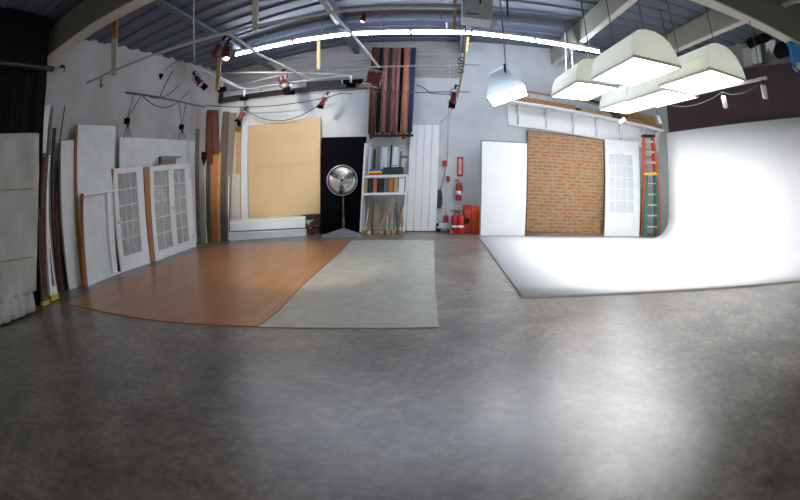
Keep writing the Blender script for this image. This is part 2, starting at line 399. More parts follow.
qr = empty('moving_quilt', (-5.55, 3.4, .05), 'grey-white canvas quilt with orange stitched lines hanging over the black curtain', 'quilt')
en = [at(39.5, 133, X=-5.45), at(39.5, 175, X=-5.44), at(39, 220, X=-5.42), at(38.5, 260, X=-5.42), at(37.5, 297, X=-5.4)]
g, n = drape((-5.66, 2.2, 0), en[0], .30, 2.55, .03, 3, 90, 26, seed=5, bell=.02, ends=en)
obj('cloth', MB().sheet(g, .02, -n), M_QUILT, qr)
g2, n = drape((-5.62, 2.25, 0), at(35.5, 311, X=-5.4), .01, .36, .035, 11, 150, 4, seed=6, bell=.03)
obj('hem', MB().sheet(g2, .012, -n), M_QUILT, qr)
for nm, z in (('seam', .80), ('seam', 1.78)):
    row = min(range(len(g)), key=lambda i: abs(g[i][0][2] - z))
    obj(nm, MB().tube([p + n * .004 + Vector((0, 0, .04 * math.sin(k * .05))) for k, p in enumerate(g[row][:86])], .009, 5), mat('orange_thread', (190, 128, 108), .8), qr)

# ------------------------------------------------------------------ left: leaning boards
L_ = 'lumber leaning at the far left'
board('white_board', [(41.5, 107, 'X', -5.9), (51, 105, 'X', -5.9), (50, 296, 'X', -5.9), (43, 299, 'X', -5.9)], .02, M_WHITE2,
      'tall dull white board standing behind the knotty brown plank beside the quilt', 'board', L_)
r = empty('brown_plank', at(46, 305, Z=0), 'knotty red-brown plank with yellow feet leaning beside the grey quilt', 'plank', L_)
f = quad((42.5, 153, 'X', -5.72), (48.5, 153, 'X', -5.72), (49, 303, 'Z', 0.03), (43, 305, 'Z', 0.03))
obj('board', MB().ubox(f, 0, 1, 0, 1, -.06, 0), M_BROWN, r, .004)
obj('rust_patch', MB().ubox(f, .3, 1.02, .04, .62, -.03, .008), M_RUST, r)
obj('foot', MB().ubox(f, -.2, 1.1, -.01, .022, -.07, .03), mat('dull_yellow_rubber', (196, 178, 62), .6), r, .01)
obj('upper_patch', MB().ubox(f, .0, .5, .66, .97, -.03, .006), M_DKBROWN, r)
r = empty('white_strip', at(54, 300, Z=0), 'thin white triangular trim piece with a yellow foot near the quilt', 'trim piece', L_)
f = quad((49.3, 155, 'X', -5.72), (51.2, 155, 'X', -5.72), (58, 296, 'Z', .05), (50.6, 299, 'Z', .05))
obj('strip', MB().ubox(f, 0, .55, .55, 1, -.03, 0).hexa([f(0, 0, 0), f(.4, 0, 0), f(.55, .55, 0), f(0, .55, 0), f(0, 0, -.03), f(.4, 0, -.03), f(.55, .55, -.03), f(0, .55, -.03)]).hexa([f(.8, 0, 0), f(1, 0, 0), f(.55, .55, 0), f(.4, .55, 0), f(.8, 0, -.03), f(1, 0, -.03), f(.55, .55, -.03), f(.4, .55, -.03)]).ubox(f, 0, 1, 0, .08, -.03, 0), M_WHITE, r)
obj('foot', MB().ubox(f, -.1, 1.0, -.02, .02, -.07, .04), MATS['dull_yellow_rubber'], r, .01)
obj('inner_panel', MB().ubox(f, .35, .62, .08, .34, -.02, -.005), mat('slate_blue', (66, 74, 92), .6), r)
for i, (a, b_, ma, lb, d) in enumerate([
    ((51, 106, 53.5, 106), (57, 300, 60, 298), M_GREYWOOD, 'tallest thin grey-brown batten at the far left, right of the white board', .03),
    ((53.8, 128, 56.5, 128), (60, 298, 63, 296), M_DKBROWN, 'dark brown batten right beside the tallest grey-brown batten', .03),
    ((56.5, 190, 58.2, 190), (63, 297, 65, 295), M_BROWN, 'short brown batten between the dark battens at the far left', .03),
    ((58.4, 160, 61.6, 160), (65.4, 295, 69, 293), M_DKBROWN, 'wide dark plank touching the narrow white flat at the far left', .04)]):
    board('batten', [(a[0], a[1], 'X', -6.05), (a[2], a[3], 'X', -6.05), (b_[2], b_[3] - 3, 'X', -6.0), (b_[0], b_[1] - 3, 'X', -5.95)], d, ma, lb, 'batten', L_)
mb = MB().tube([at(65, 106, X=-6.12), at(59, 150, X=-6.1)], .012, 6)
tag(obj('thin_stick', mb, M_DKBROWN), 'thin dark stick leaning on the left wall above the narrow white flat', 'stick')
board('white_flat', [(61.5, 141, 'X', -6.05), (74, 140, 'X', -6.05), (86, 284, 'X', -5.85), (70, 290, 'X', -5.85)], .05, M_WHITE2,
      'narrow white flat leaning left of the tall flat with a raw wood edge', 'stage flat')
# tall flat and low boxed flat
r = empty('tall_flat', at(100, 281, Z=0), 'tall white flat with raw wooden left edge behind the low boxed flat', 'stage flat')
f = quad((78, 124.5, 'X', -6.02), (116, 126, 'X', -6.02), (118, 272, 'X', -5.78), (87, 284, 'X', -5.78))
obj('panel', MB().ubox(f, 0, 1, 0, 1, -.06, 0), M_WHITE2, r, .004)
f2 = quad((75.3, 125, 'X', -6.06), (78, 124.5, 'X', -6.02), (86.5, 283.6, 'X', -5.79), (82, 285, 'X', -5.84))
obj('wood_edge', MB().ubox(f2, 0, 1, 0, 1, -.06, 0), M_EDGE, r)
r = empty('boxed_flat', at(105, 278, Z=0), 'low white boxed flat with a projecting top ledge in front of the tall flat', 'stage flat')
f = quad((83, 193.5, 'X', -5.78), (114, 189, 'X', -5.78), (121, 273, 'Z', 0), (87.5, 286.5, 'Z', 0))
obj('panel', MB().ubox(f, .02, .78, .02, .97, -.10, -.06), M_WHITE2, r, .004)
obj('frame', MB().ubox(f, 0, 1, .965, 1, -.1, .04).ubox(f, .76, .84, .02, .97, -.1, 0).ubox(f, .84, .99, 0, .97, -.1, -.08).ubox(f, 0, 1, 0, .02, -.1, .0), M_WHITE, r, .004)
f2 = quad((80.5, 194, 'X', -5.85), (83.2, 193.5, 'X', -5.78), (88, 286.5, 'Z', 0), (84, 287.2, 'Z', 0))
obj('wood_edge', MB().ubox(f2, 0, 1, 0, 1, -.04, .02), M_EDGE, r)

# long white flat behind the doors
board('long_flat', [(120, 137, 'X', -6.12), (196, 141, 'X', -6.12), (199, 246.5, 'X', -6.0), (126, 268, 'X', -6.0)], .04, M_WHITE2,
      'long white flat leaning on the left wall behind both glazed doors', 'stage flat')
r = empty('picture_frame', at(168, 163, X=-5.9), 'small dark framed picture propped on top of the double glazed doors', 'picture frame')
f = quad((159.5, 156.6, 'X', -5.9), (180.5, 156.6, 'X', -5.9), (179, 163.5, 'X', -5.9), (159.7, 164, 'X', -5.9))
obj('frame', MB().ubox(f, 0, 1, .86, 1, -.03, .02).ubox(f, 0, .05, 0, 1, -.03, .02), M_DKBROWN, r)
obj('picture', MB().ubox(f, .08, .82, 0, .78, -.02, 0), mat('faded_print', (150, 132, 132), .6, .3, 20), r)

def glazed(name, Q, leaves, label, edge, knobs, cols, rows, jambw):
    f = quad(*Q); base = f(.5, 0, 0)
    r = empty(name, base, label, 'door')
    F = MB(); us = [0]
    for (u0, u1, v0, v1) in leaves: pass
    # stiles and rails around the glazed openings
    xs = sorted(set([0, 1] + [u for l in leaves for u in l[:2]]))
    v0 = min(l[2] for l in leaves); v1 = max(l[3] for l in leaves)
    F.ubox(f, 0, 1, 0, v0, -.045, 0).ubox(f, 0, 1, v1, 1, -.045, 0)
    for a, b_ in zip(xs[0::2], xs[1::2]): F.ubox(f, a, b_, v0, v1, -.045, 0)
    df = obj('door_frame', F, M_WHITE, r, .003)
    for (u0, u1, a0, a1) in leaves:
        mu = MB(); wu = .012 if len(leaves) > 1 else .02
        for k in range(1, cols): u = u0 + (u1 - u0) * k / cols; mu.ubox(f, u - wu / 2, u + wu / 2, v0, v1, -.03, -.006)
        for k in range(1, rows): v = v0 + (v1 - v0) * k / rows; mu.ubox(f, u0, u1, v - .005, v + .005, -.031, -.005)
        obj('muntin_grid', mu, M_WHITE, r)
        obj('window_pane', MB().ubox(f, u0, u1, v0, v1, -.022, -.018), M_GLASS, r)
        g = []
        for i in range(2):
            row = []
            for k in range(61):
                t = k / 60; row.append(f(u0 + (u1 - u0) * t, v0 + (v1 - v0) * i, -.06 + .012 * math.sin(t * 6.283 * 7)))
            g.append(row)
        nn = (f(.5, .5, 1) - f(.5, .5, 0)) * -1
        obj('net_curtain', MB().sheet(g, .004, nn), mat('beige_net_cloth', (212, 206, 196), .9, .2, 2.4, stretch=(12, 12, .4), rgb2=(140, 136, 136)), r)
    for u, v in knobs:
        c = f(u, v, .04); a = f(u, v, 0)
        obj('door_knob', MB().tube([a, a + (c - a) * .6, c - (c - a) * .3, c, c + (c - a) * .3], .012, 10).tube([a + (c - a) * .7, c, c + (c - a) * .4], .026, 12), M_ALU, df)
    if edge:
        fe = quad(*edge); obj('door_jamb', MB().ubox(fe, 0, 1, 0, 1, -.05, .01), M_ORANGE_WOOD, r)
    return r, f
r, f = glazed('glazed_door', [(113.4, 168.8, 'X', -5.92), (143, 166.2, 'X', -5.92), (150.6, 263, 'Z', 0), (122, 272.3, 'Z', 0)], [(.13, .76, .14, .945)],
       'single white glazed door leaning on the left wall beside the boxed flat', [(109.5, 169, 'X', -5.97), (113.4, 168.8, 'X', -5.92), (114.8, 188, 'X', -5.9), (110.8, 189, 'X', -5.95)], [(.05, .47)], 3, 5, 0)
r, f = glazed('double_glazed_doors', [(149.5, 166.6, 'X', -5.92), (191, 163.2, 'X', -5.92), (196.3, 246.3, 'Z', 0), (155.6, 261.3, 'Z', 0)], [(.085, .42, .155, .94), (.54, .83, .09, .935)],
       'pair of white glazed doors in one frame with an orange-brown jamb', [(144, 167, 'X', -5.97), (149.5, 166.6, 'X', -5.92), (155.6, 261.3, 'Z', 0), (151.3, 262, 'Z', 0)], [(.475, .5)], 2, 5, 0)
obj('hinge', MB().ubox(f, .925, .945, .1, .15, 0, .012).ubox(f, .925, .945, .82, .86, 0, .012), M_ALU, r)

# ------------------------------------------------------------------ back left corner: lumber
CG = 'lumber standing in the back left corner'
def lum(x0, x1, yt, y0, y1, yb, Yt, ma, label, th=.05, cat='plank', name='plank'):
    x0 -= 1; x1 -= 1.5; y0 -= 2; y1 -= 2
    return board(name, [(x0, yt, 'Y', Yt), (x1, yt, 'Y', Yt), (y1, yb, 'Z', 0), (y0, yb, 'Z', 0)], th, ma, label, cat, CG, .003)
lum(196.5, 200.5, 129, 199.5, 203.5, 244, 11.55, M_GREYWOOD, 'thin grey weathered plank beside the double doors, leftmost of the corner lumber')
lum(200.5, 207, 158, 202.5, 208.5, 243.2, 11.7, M_PALE, 'pale whitish plank with a black cloth hanging at its top in the corner')
lum(207.5, 212.5, 111, 209, 213.2, 242.2, 12.6, M_GREYWOOD2, 'dark grey plank behind the hanging red-brown boards')
lum(212.8, 219.5, 150, 213.4, 219.6, 241.8, 12.3, M_ORANGE_WOOD, 'bright orange wood plank under the red-brown boards in the corner', .04)
lum(219.8, 222.2, 152, 219.8, 222.0, 241.8, 12.4, M_TAN, 'narrow tan plank right of the orange plank')
lum(224, 230.5, 111.5, 222.2, 227.8, 241.6, 12.75, M_GREYWOOD2, 'tall dark grey barn plank, left one of the tallest pair in the corner', .06)
lum(230.6, 238, 112.5, 227.9, 231.2, 241, 12.95, M_GREYWOOD, 'tall lighter grey barn plank, right one of the tallest pair in the corner', .06)
board('plank', [(231.5, 174, 'Y', 13.3), (240, 174, 'Y', 13.3), (240, 233, 'Y', 13.1), (232, 233, 'Y', 13.1)], .04, M_PALE, 'short pale grey-white plank standing behind the end of the white platforms', 'plank', CG)
board('plank', [(236.6, 125, 'Y', 13.5), (241.4, 125, 'Y', 13.5), (240.6, 221, 'Y', 13.3), (236.6, 221, 'Y', 13.3)], .04, M_TAN, 'narrow brownish-tan plank between the barn planks and the white board', 'plank', CG)
board('white_board', [(242, 121, 'Y', 13.75), (248.2, 119, 'Y', 13.75), (248.6, 221, 'Y', 13.55), (241.6, 221, 'Y', 13.55)], .03, M_WHITE3, 'narrow bluish white board just left of the golden panel', 'board', CG)
for a, lb in (((207.2, 212, 109.6, 206.9, 212.3, 164), 'red-brown board hung high above the orange plank, left one of two'), ((212.8, 218.2, 109.9, 212.6, 219.4, 153), 'red-brown board hung high above the orange plank, right one of two')):
    board('red_brown_board', [(a[0], a[2], 'Y', 12.15), (a[1], a[2], 'Y', 12.15), (a[4], a[5], 'Y', 12.1), (a[3], a[5], 'Y', 12.1)], .05, M_RUST, lb, 'board', 'red-brown boards in the corner')
f = quad((202, 152, 'Y', 11.6), (207.4, 152, 'Y', 11.6), (206, 166, 'Y', 11.58), (202, 166, 'Y', 11.58))
mb = MB().hexa([f(0, .55, 0), f(.55, 0, 0), f(1, .55, .0), f(.2, .6, 0), f(0, .55, .05), f(.55, 0, .05), f(1, .55, .05), f(.2, .6, .05)]).ubox(f, 0, 1, .5, 1, 0, .05)
tag(obj('black_rag', mb, M_BLACK, bevel=.01), 'small black cloth tag hanging at the top of the pale corner plank', 'cloth')
mb = MB().tube([at(229, 176, Y=12.3), at(228.6, 237, Y=11.95)], .018, 8)
tag(obj('steel_pole', mb, M_STEEL), 'thin steel pole standing in front of the tall barn planks', 'pole', CG)

# ------------------------------------------------------------------ golden panel, platforms
board('golden_panel', [(248.5, 126, 'Y', 13.7), (320.8, 117, 'Y', 13.7), (320.3, 213.5, 'Y', 13.45), (249.3, 219, 'Y', 13.45)], .05, M_GOLD,
      'large golden tan tiled panel leaning on the back wall above the white platforms', 'backdrop panel')
bl = at(228, 241, Z=0); br = at(306.5, 235.8, Z=0)
tl = Vector((bl[0], bl[1], at(228, 233, Y=bl[1])[2])); tr = Vector((br[0], br[1], at(306.5, 229.3, Y=br[1])[2]))
f = qmap(tl, tr, br, bl); zt = (tl[2] + tr[2]) / 2
r = empty('white_platform', f(.5, 0, -.5), 'lower, longer white platform box lying on the floor beneath the upper one', 'platform', 'stacked white platforms')
obj('deck', MB().ubox(f, -.004, 1.004, .84, 1, -1.0, .02), M_WHITE, r, .004); obj('side_panel', MB().ubox(f, 0, 1, 0, .84, -.99, 0), M_WHITE2, r, .004)
g0 = f(.015, 1, -.14); g1 = f(1.005, 1, -.14)
h0 = Vector((g0[0], g0[1], at(234, 222.2, Y=g0[1])[2])); h1 = Vector((g1[0], g1[1], at(309, 216.6, Y=g1[1])[2]))
f = qmap(h0, h1, g1, g0)
r = empty('white_platform', f(.5, 0, -.4), 'upper white platform box lying under the golden panel', 'platform', 'stacked white platforms')
obj('deck', MB().ubox(f, -.004, 1.004, .86, 1, -.8, .02), M_WHITE, r, .004); obj('side_panel', MB().ubox(f, 0, 1, .1, .86, -.79, 0), M_WHITE2, r, .004)
obj('plinth', MB().ubox(f, .01, .99, .01, .1, -.76, -.04), M_DARK, r)
# rolled bundle
mb = MB()
for x, y, rr in ((313, 231, .09), (316.5, 230.5, .07), (313.5, 224, .08), (316.5, 221, .07), (314.5, 217, .05)):
    c = at(x, y, Y=13.2); mb.tube([c + Vector((0, -.16, 0)), c + Vector((.02, .2, .02))], rr, 10)
tag(obj('rolled_cloths', mb, mat('maroon_brown_cloth', (92, 52, 44), .9, .3, 8)), 'brown bundle of rolled cloth squeezed between the platforms and black flat', 'cloth bundle')

# ------------------------------------------------------------------ black flat and pedestal fan
board('black_flat', [(321.3, 137.5, 'Y', 13.6), (366.5, 136.5, 'Y', 13.6), (361, 232, 'Y', 13.3), (320.3, 235.5, 'Y', 13.3)], .05, M_BLACKP,
      'tall black flat standing behind the round fan', 'stage flat')
fc = at(342, 180.3, Y=12.75); fr = (at(342, 165.4, Y=12.75) - fc).length
fb = Vector((fc[0] - .01, 12.95, 0))
r = empty('pedestal_fan', fb, 'round silver pedestal fan standing before the black flat', 'fan')
yf = (Vector((0, 0, H)) - fc).normalized(); Mf = Matrix.Translation(fc) @ yf.to_track_quat('Z', 'Y').to_matrix().to_4x4()
cg = MB()
def ring(R_, z, rr, M_, n=40): return [M_ @ Vector((R_ * math.cos(a), R_ * math.sin(a), z)) for a in [2 * math.pi * k / n for k in range(n + 1)]], rr
for R_, z, rr in ((fr, 0, .014), (fr, .09, .008), (fr * .3, .12, .004), (fr * .65, .112, .004), (fr, -.09, .008)):
    P_, q = ring(R_, z, rr, Mf); cg.tube(P_, q, 5)
for k in range(44):
    a = 2 * math.pi * k / 44
    cg.tube([Mf @ Vector((R_ * math.cos(a), R_ * math.sin(a), z)) for R_, z in ((fr * .1, .122), (fr * .6, .115), (fr * .9, .10), (fr, .05), (fr, -.05), (fr * .88, -.11), (fr * .2, -.13))], .0032, 4)
obj('fan_cage', cg, M_ALU, r)
for k in range(3):
    mb = MB(); g = []
    for i in range(5):
        q = i / 4; R_ = fr * (.16 + .74 * q); row = []
        for j in range(7):
            a = k * math.pi * 2 / 3 + 1.5 + (j / 6 - .5) * (.75 + .3 * q) * 1.7; row.append(Mf @ Vector((R_ * math.cos(a), R_ * math.sin(a), .04 - .07 * (j / 6))))
        g.append(row)
    obj('fan_blade', mb.sheet(g, .004, (0, 1, 0)), M_ALU, r)
obj('hub', MB().lathe([(0, .125), (.035, .125), (.045, .11), (.05, 0), (.09, -.03), (.1, -.2), (.07, -.24), (0, -.24)], Mf), M_DARK, r)
obj('pole', MB().tube([(fb[0], fb[1], .08), (fb[0], fb[1], fc[2] - fr * .2)], .024, 10).tube([(fb[0], fb[1], .08), (fb[0], fb[1], .5)], .032, 10), mat('grey_painted_metal', (92, 94, 100), .4, metal=.5), r)
mb = MB(); n = 3; tri = [(-.5, -.42), (.5, -.25), (.08, .3)]
mb.add([(fb[0] + x, fb[1] + y + .05, z) for z, s_ in ((0, 1), (.06, .96)) for x, y in [(a * s_, b_ * s_) for a, b_ in tri]] + [(fb[0], fb[1], .2)], [(2, 1, 0), (0, 1, 4, 3), (1, 2, 5, 4), (2, 0, 3, 5), (3, 4, 6), (4, 5, 6), (5, 3, 6)])
obj('base', mb, mat('light_grey_metal', (150, 152, 158), .4, metal=.3), r)

# ------------------------------------------------------------------ shelf unit and its contents
def BP(x, y, Y): return at(x, y, Y=Y)
xa0, xa1 = BP(363, 175, 13.4)[0], BP(406, 175, 13.4)[0]
zs1, zs2 = BP(384, 176.5, 13.4)[2], BP(384, 194, 13.4)[2]
r = empty('shelf_unit', (xa0 + .6, 13.6, 0), 'narrow open white shelf unit below the hanging paper rolls', 'shelf unit')
fq = quad((364.5, 143, 'Y', 13.15), (409.5, 141, 'Y', 13.15), (404.5, 232, 'Y', 13.15), (359.5, 232, 'Y', 13.15))
fu = lambda x, y: None
def uv(px, py):      # place on the unit's face from its own proportions
    v = (231.5 - py) / 89.5; u = (px - (359.5 + 5 * v)) / 45; return u, v
for nm, u0, u1, d0 in (('upright', 0, .045, 0), ('upright', .965, 1.0, 0), ('rear_upright', .0, .04, -.5), ('rear_upright', .965, 1.0, -.5)):
    obj(nm, MB().ubox(fq, u0, u1, 0, 1 if u0 < .5 else .62, d0 - .04, d0), M_WHITE, r, .003)
v1, v2 = (231.5 - 176.5) / 89.5, (231.5 - 194) / 89.5
for v in (v1, v2): obj('shelf_board', MB().ubox(fq, .03, .98, v - .012, v + .015, -.52, .0), M_WHITE, r, .003)
obj('bottom_rail', MB().ubox(fq, .04, .97, .0, .03, -.52, -.48), M_WHITE, r)
def shbox(name, u0, u1, v0, hgt, d0, d1, ma, label, cat, group=None, extra=None):
    o = obj(name, MB().ubox(fq, u0, u1, v0, v0 + hgt, d0, d1), ma, bevel=.004); return tag(o, label, cat, group)
# top shelf
rb = empty('striped_box', fq(.25, v1 + .015, -.15), 'small red, yellow and blue box on the top shelf left of the dark case', 'box')
obj('lower_band', MB().ubox(fq, .14, .42, v1 + .016, v1 + .04, -.3, -.03), M_RED, rb); obj('middle_band', MB().ubox(fq, .14, .42, v1 + .04, v1 + .062, -.3, -.03), M_YELLOW, rb); obj('top_band', MB().ubox(fq, .14, .42, v1 + .062, v1 + .085, -.3, -.03), mat('blue_carton', (52, 96, 190), .5), rb)
rb = empty('dark_case', fq(.65, v1 + .015, -.15), 'dark green toolbox lying on the top shelf beside the striped box', 'case')
MG = mat('dark_green_case', (40, 52, 48), .5)
obj('case_body', MB().ubox(fq, .44, .9, v1 + .016, v1 + .075, -.35, -.03), MG, rb, .01); obj('case_lid', MB().ubox(fq, .45, .89, v1 + .077, v1 + .1, -.34, -.04), MG, rb, .01); obj('handle', MB().tube([fq(.6, v1 + .1, -.18), fq(.6, v1 + .118, -.18), fq(.74, v1 + .118, -.18), fq(.74, v1 + .1, -.18)], .01, 6), M_DARK, rb)
for u0, u1, vt, ma, lb in ((.06, .12, .97, M_WHITE3, 'pale blue-white slat standing at the left end of the top shelf'), (.17, .235, .93, mat('charcoal_board', (52, 54, 60), .7), 'charcoal slat on the top shelf beside the pale slat'), (.25, .33, .96, M_GREYWOOD, 'grey slat behind the striped box'),
                       (.36, .5, .95, M_WHITE3, 'wide white slat standing behind the dark case'), (.56, .6, .97, M_DARK, 'thin dark slat behind the middle of the dark case'), (.63, .74, .95, M_WHITE2, 'dull white slat behind the right half of the dark case')):
    shbox('slat', u0, u1, v1 + .015, vt - v1 - .015, -.47, -.44, ma, lb, 'slat', 'slats standing on the top shelf')
f = quad((401, 147, 'Y', 13.7), (404, 147, 'Y', 13.7), (398, 168, 'Y', 13.6), (395, 168, 'Y', 13.6))
tag(obj('slat', MB().ubox(fq, .78, .83, v1 + .1, .9, -.46, -.43).ubox(fq, .78, .97, v1 + .2, v1 + .23, -.43, -.41), M_GREYWOOD, bevel=.003), 'crossed grey slats at the right end of the top shelf', 'slat', 'slats standing on the top shelf')
# binders and blocks
cols = [((.05, .12), M_TAN, 'tan box file at the left end of the middle shelf'), ((.13, .225), mat('black_binder', (30, 32, 38), .5), 'black box file beside the tan box file at the left end'),
        ((.24, .33), M_ORANGE_WOOD, 'orange-tan box file between the two black box files'), ((.34, .47), MATS['black_binder'], 'wide black box file right of the orange-tan one'),
        ((.485, .57), mat('slate_binder', (94, 104, 116), .5), 'slate grey box file in the middle of the shelf'), ((.585, .70), M_EDGE, 'light brown box file right of the slate grey one'),
        ((.71, .80), mat('beige_binder', (190, 164, 126), .6), 'beige box file beside the white one'), ((.815, .93), M_WHITE, 'white box file at the right end of the middle shelf')]
for (u0, u1), ma, lb in cols: shbox('box_file', u0 + .005, u1, v2 + .016, .155, -.3, -.03, ma, lb, 'box file', 'box files on the middle shelf')
# offcuts standing in the bottom bay
rnd = random.Random(11)
for i in range(24):
    u = .07 + .86 * i / 23; ti = rnd.uniform(-.06, .06); hh = rnd.uniform(.24, .38); d = rnd.uniform(-.38, -.12)
    a = fq(u, .0, d) ; b_ = fq(min(.94, max(.06, u + ti)), hh, d - .1); a[2] = .018
    o = obj('offcut_stick', MB().tube([a, b_], rnd.uniform(.013, .026), 4), rnd.choice([M_PALE, M_TAN, M_GREYWOOD, M_PALE, M_WHITE2]))
    tag(o, 'thin wood offcut standing upright among others in the bottom bay', 'stick', 'wood offcuts standing in the bottom bay')
a = fq(.36, .0, -.05); a[2] = .03
tag(obj('slanted_stick', MB().tube([a, fq(.8, .38, -.08)], .034, 4), M_TAN), 'thick pale stick slanting across the offcuts in the bottom bay', 'stick')
for i in range(13):
    u = .09 + .82 * i / 12; c = fq(u, 0, .0); c[2] = .052
    o = obj('wood_offcut', MB().tube([c + Vector((0, .16, 0)), c + Vector((0, -.05 - .02 * (i % 3), 0))], .05, 7), [M_TAN, M_EDGE, M_PALE, M_BROWN][i % 4])
    tag(o, 'short round wood offcut lying end-on at the foot of the shelf unit', 'offcut', 'wood offcuts along the foot of the shelf unit')

# ------------------------------------------------------------------ hanging paper rolls
rolls = [(374, 3.6, M_RUST, 'dark red-brown paper roll, leftmost of the hanging rolls'), (380, 2.2, M_BLACK, 'black paper roll next to the leftmost red-brown one'), (385.2, 2.4, mat('dusty_pink_paper', (150, 100, 92), .8), 'dusty pink paper roll right of the black roll'),
         (389.6, 1.5, M_DKBROWN, 'thin dark brown paper roll between two pink rolls'), (393.6, 2.1, mat('mauve_paper', (138, 88, 88), .8), 'mauve paper roll in the middle of the hanging rolls'), (397.8, 1.8, mat('pink_paper', (160, 106, 98), .8), 'pinkish paper roll right of the mauve one'),
         (401.2, 1.3, M_BLACKP, 'thin black paper roll left of the copper roll'), (406, 3.1, mat('copper_paper', (192, 120, 88), .8), 'copper orange paper roll, brightest of the hanging rolls'), (412.1, 2.5, M_NAVY, 'navy blue paper roll at the right end of the hanging rolls')]
for i, (x, w, ma, lb) in enumerate(rolls):
    dx = -4.2
    top = at(x + 1.5, 48, Y=13.62); bt = at(x + 1.5 + dx, 137 + (2 if i in (0, 7) else 0), Y=13.58)
    rad = (at(x + w, 90, Y=13.6) - at(x, 90, Y=13.6)).length
    r = empty('paper_roll', bt, lb, 'paper roll', 'paper rolls hanging over the shelf unit')
    obj('paper', MB().tube([top, top + (bt - top) * .95], rad, 14), ma, r)
    obj('core_end', MB().tube([top + (bt - top) * .95, bt], rad * .55, 10), M_DKBROWN, r)
a = at(368, 135, Y=13.5); b_ = at(413, 135, Y=13.5)
r = empty('roll_holder', a, 'dark metal rail holding the lower ends of the paper rolls', 'rail')
obj('rail', MB().box((a + b_) / 2 + Vector((0, .28, 0)), ((b_ - a).length, .05, .06)), M_DARK, r)
for k in range(4):
    c = a + (b_ - a) * (k + .5) / 4; obj('bracket', MB().box(c + Vector((0, .37, 0)), (.05, .24, .05)), M_DARK, r)

# ------------------------------------------------------------------ white plank boards
for i, (t0, t1, b0, b1, lb) in enumerate([(410.5, 417.5, 406, 413, 'leftmost of the four narrow white boards standing right of the shelf unit'), (417.8, 424.5, 413.3, 420.4, 'second from the left of the four narrow white boards by the shelf unit'),
                                      (424.8, 432, 420.7, 428, 'third from the left of the four narrow white boards by the shelf unit'), (432.3, 439.5, 428.3, 435.8, 'rightmost of the four narrow white boards, beside the hanging cable')]):
    board('narrow_white_board', [(t0, 124.5, 'Y', 13.93), (t1, 124.5, 'Y', 13.93), (b1, 231, 'Y', 13.75), (b0, 231, 'Y', 13.75)], .03 + .01 * (i % 2), M_WHITE, lb, 'board', 'narrow white boards')

# ------------------------------------------------------------------ wall services, extinguishers
YW = YB - .02
mb = MB().tube([at(450, 52, Y=YW), at(449, 100, Y=YW), at(447.5, 160, Y=YW)], .014, 8).tube([at(447, 183, Y=YW), at(446, 222, Y=YW)], .012, 8)
tag(obj('conduit', mb, M_WHITE2), 'thin white conduit running down the back wall to the red call boxes', 'conduit')
for (x0, x1, y0, y1, lb) in ((442.6, 447.2, 160.5, 166.2, 'topmost of the three small red boxes on the back wall'), (446.4, 450, 176.2, 181.6, 'middle one of the three small red boxes on the back wall'), (443.8, 448.4, 216, 221.6, 'lowest of the three small red boxes, near the floor')):
    f = quad((x0, y0, 'Y', YW - .05), (x1, y0, 'Y', YW - .05), (x1, y1, 'Y', YW - .05), (x0, y1, 'Y', YW - .05))
    r = empty('red_wall_box', f(.5, 0, 0), lb, 'electrical box', 'small red wall boxes')
    obj('housing', MB().ubox(f, 0, 1, 0, 1, -.06, 0), M_RED, r, .006); obj('cover', MB().ubox(f, .25, .75, .3, .8, 0, .01), mat('dull_red_cover', (150, 60, 58), .5), r)
pts = [at(x, y, Y=YW - .03) for x, y in ((446, 166), (445, 173), (443, 182), (440.5, 190))]
hb = empty('cable_hank', at(439, 208, Y=YW - .03), 'blue-grey cable hank hanging from the topmost red box', 'cable')
obj('cord', MB().tube(pts, .012, 6), M_CABLEW, hb)
mb = MB()
for k in range(5):
    cx = at(439.2 + (k - 2) * .55, 199, Y=YW - .06); P_ = []
    for j in range(21):
        a = 2 * math.pi * j / 20; P_.append(cx + Vector((.045 * math.cos(a), .02 * math.sin(a + k), .24 * math.sin(a))))
    mb.tube(P_, .016, 6)
obj('coil', mb, mat('blue_grey_rubber', (72, 84, 104), .6), hb)
# sign
f = quad((457.2, 157, 'Y', YW), (463.2, 157, 'Y', YW), (463, 176.3, 'Y', YW), (457, 176.3, 'Y', YW))
r = empty('fire_extinguisher_sign', f(.5, 0, 0), 'tall red-bordered sign on the back wall above the hung extinguisher', 'sign')
obj('border', MB().ubox(f, 0, 1, 0, 1, 0, .01), M_RED, r); obj('sign_face', MB().ubox(f, .27, .73, .09, .91, .01, .013), mat('sign_cream', (236, 222, 214), .5), r)
cu = bpy.data.curves.new('lettering', 'FONT'); cu.body = 'FIRE EXTINGUISHER'; cu.align_x = 'CENTER'; cu.align_y = 'CENTER'; cu.size = .055; cu.extrude = .001
to = bpy.data.objects.new('lettering', cu); C.objects.link(to); to.parent = r; to.data.materials.append(M_RED)
me_ = bpy.data.meshes.new_from_object(to); bpy.data.objects.remove(to); me_.materials.clear(); me_.materials.append(M_RED)
to = bpy.data.objects.new('lettering', me_); C.objects.link(to); to.parent = r
to.location = f(.5, .5, .015) - wloc(r); to.rotation_euler = (math.pi / 2, -math.pi / 2, 0)
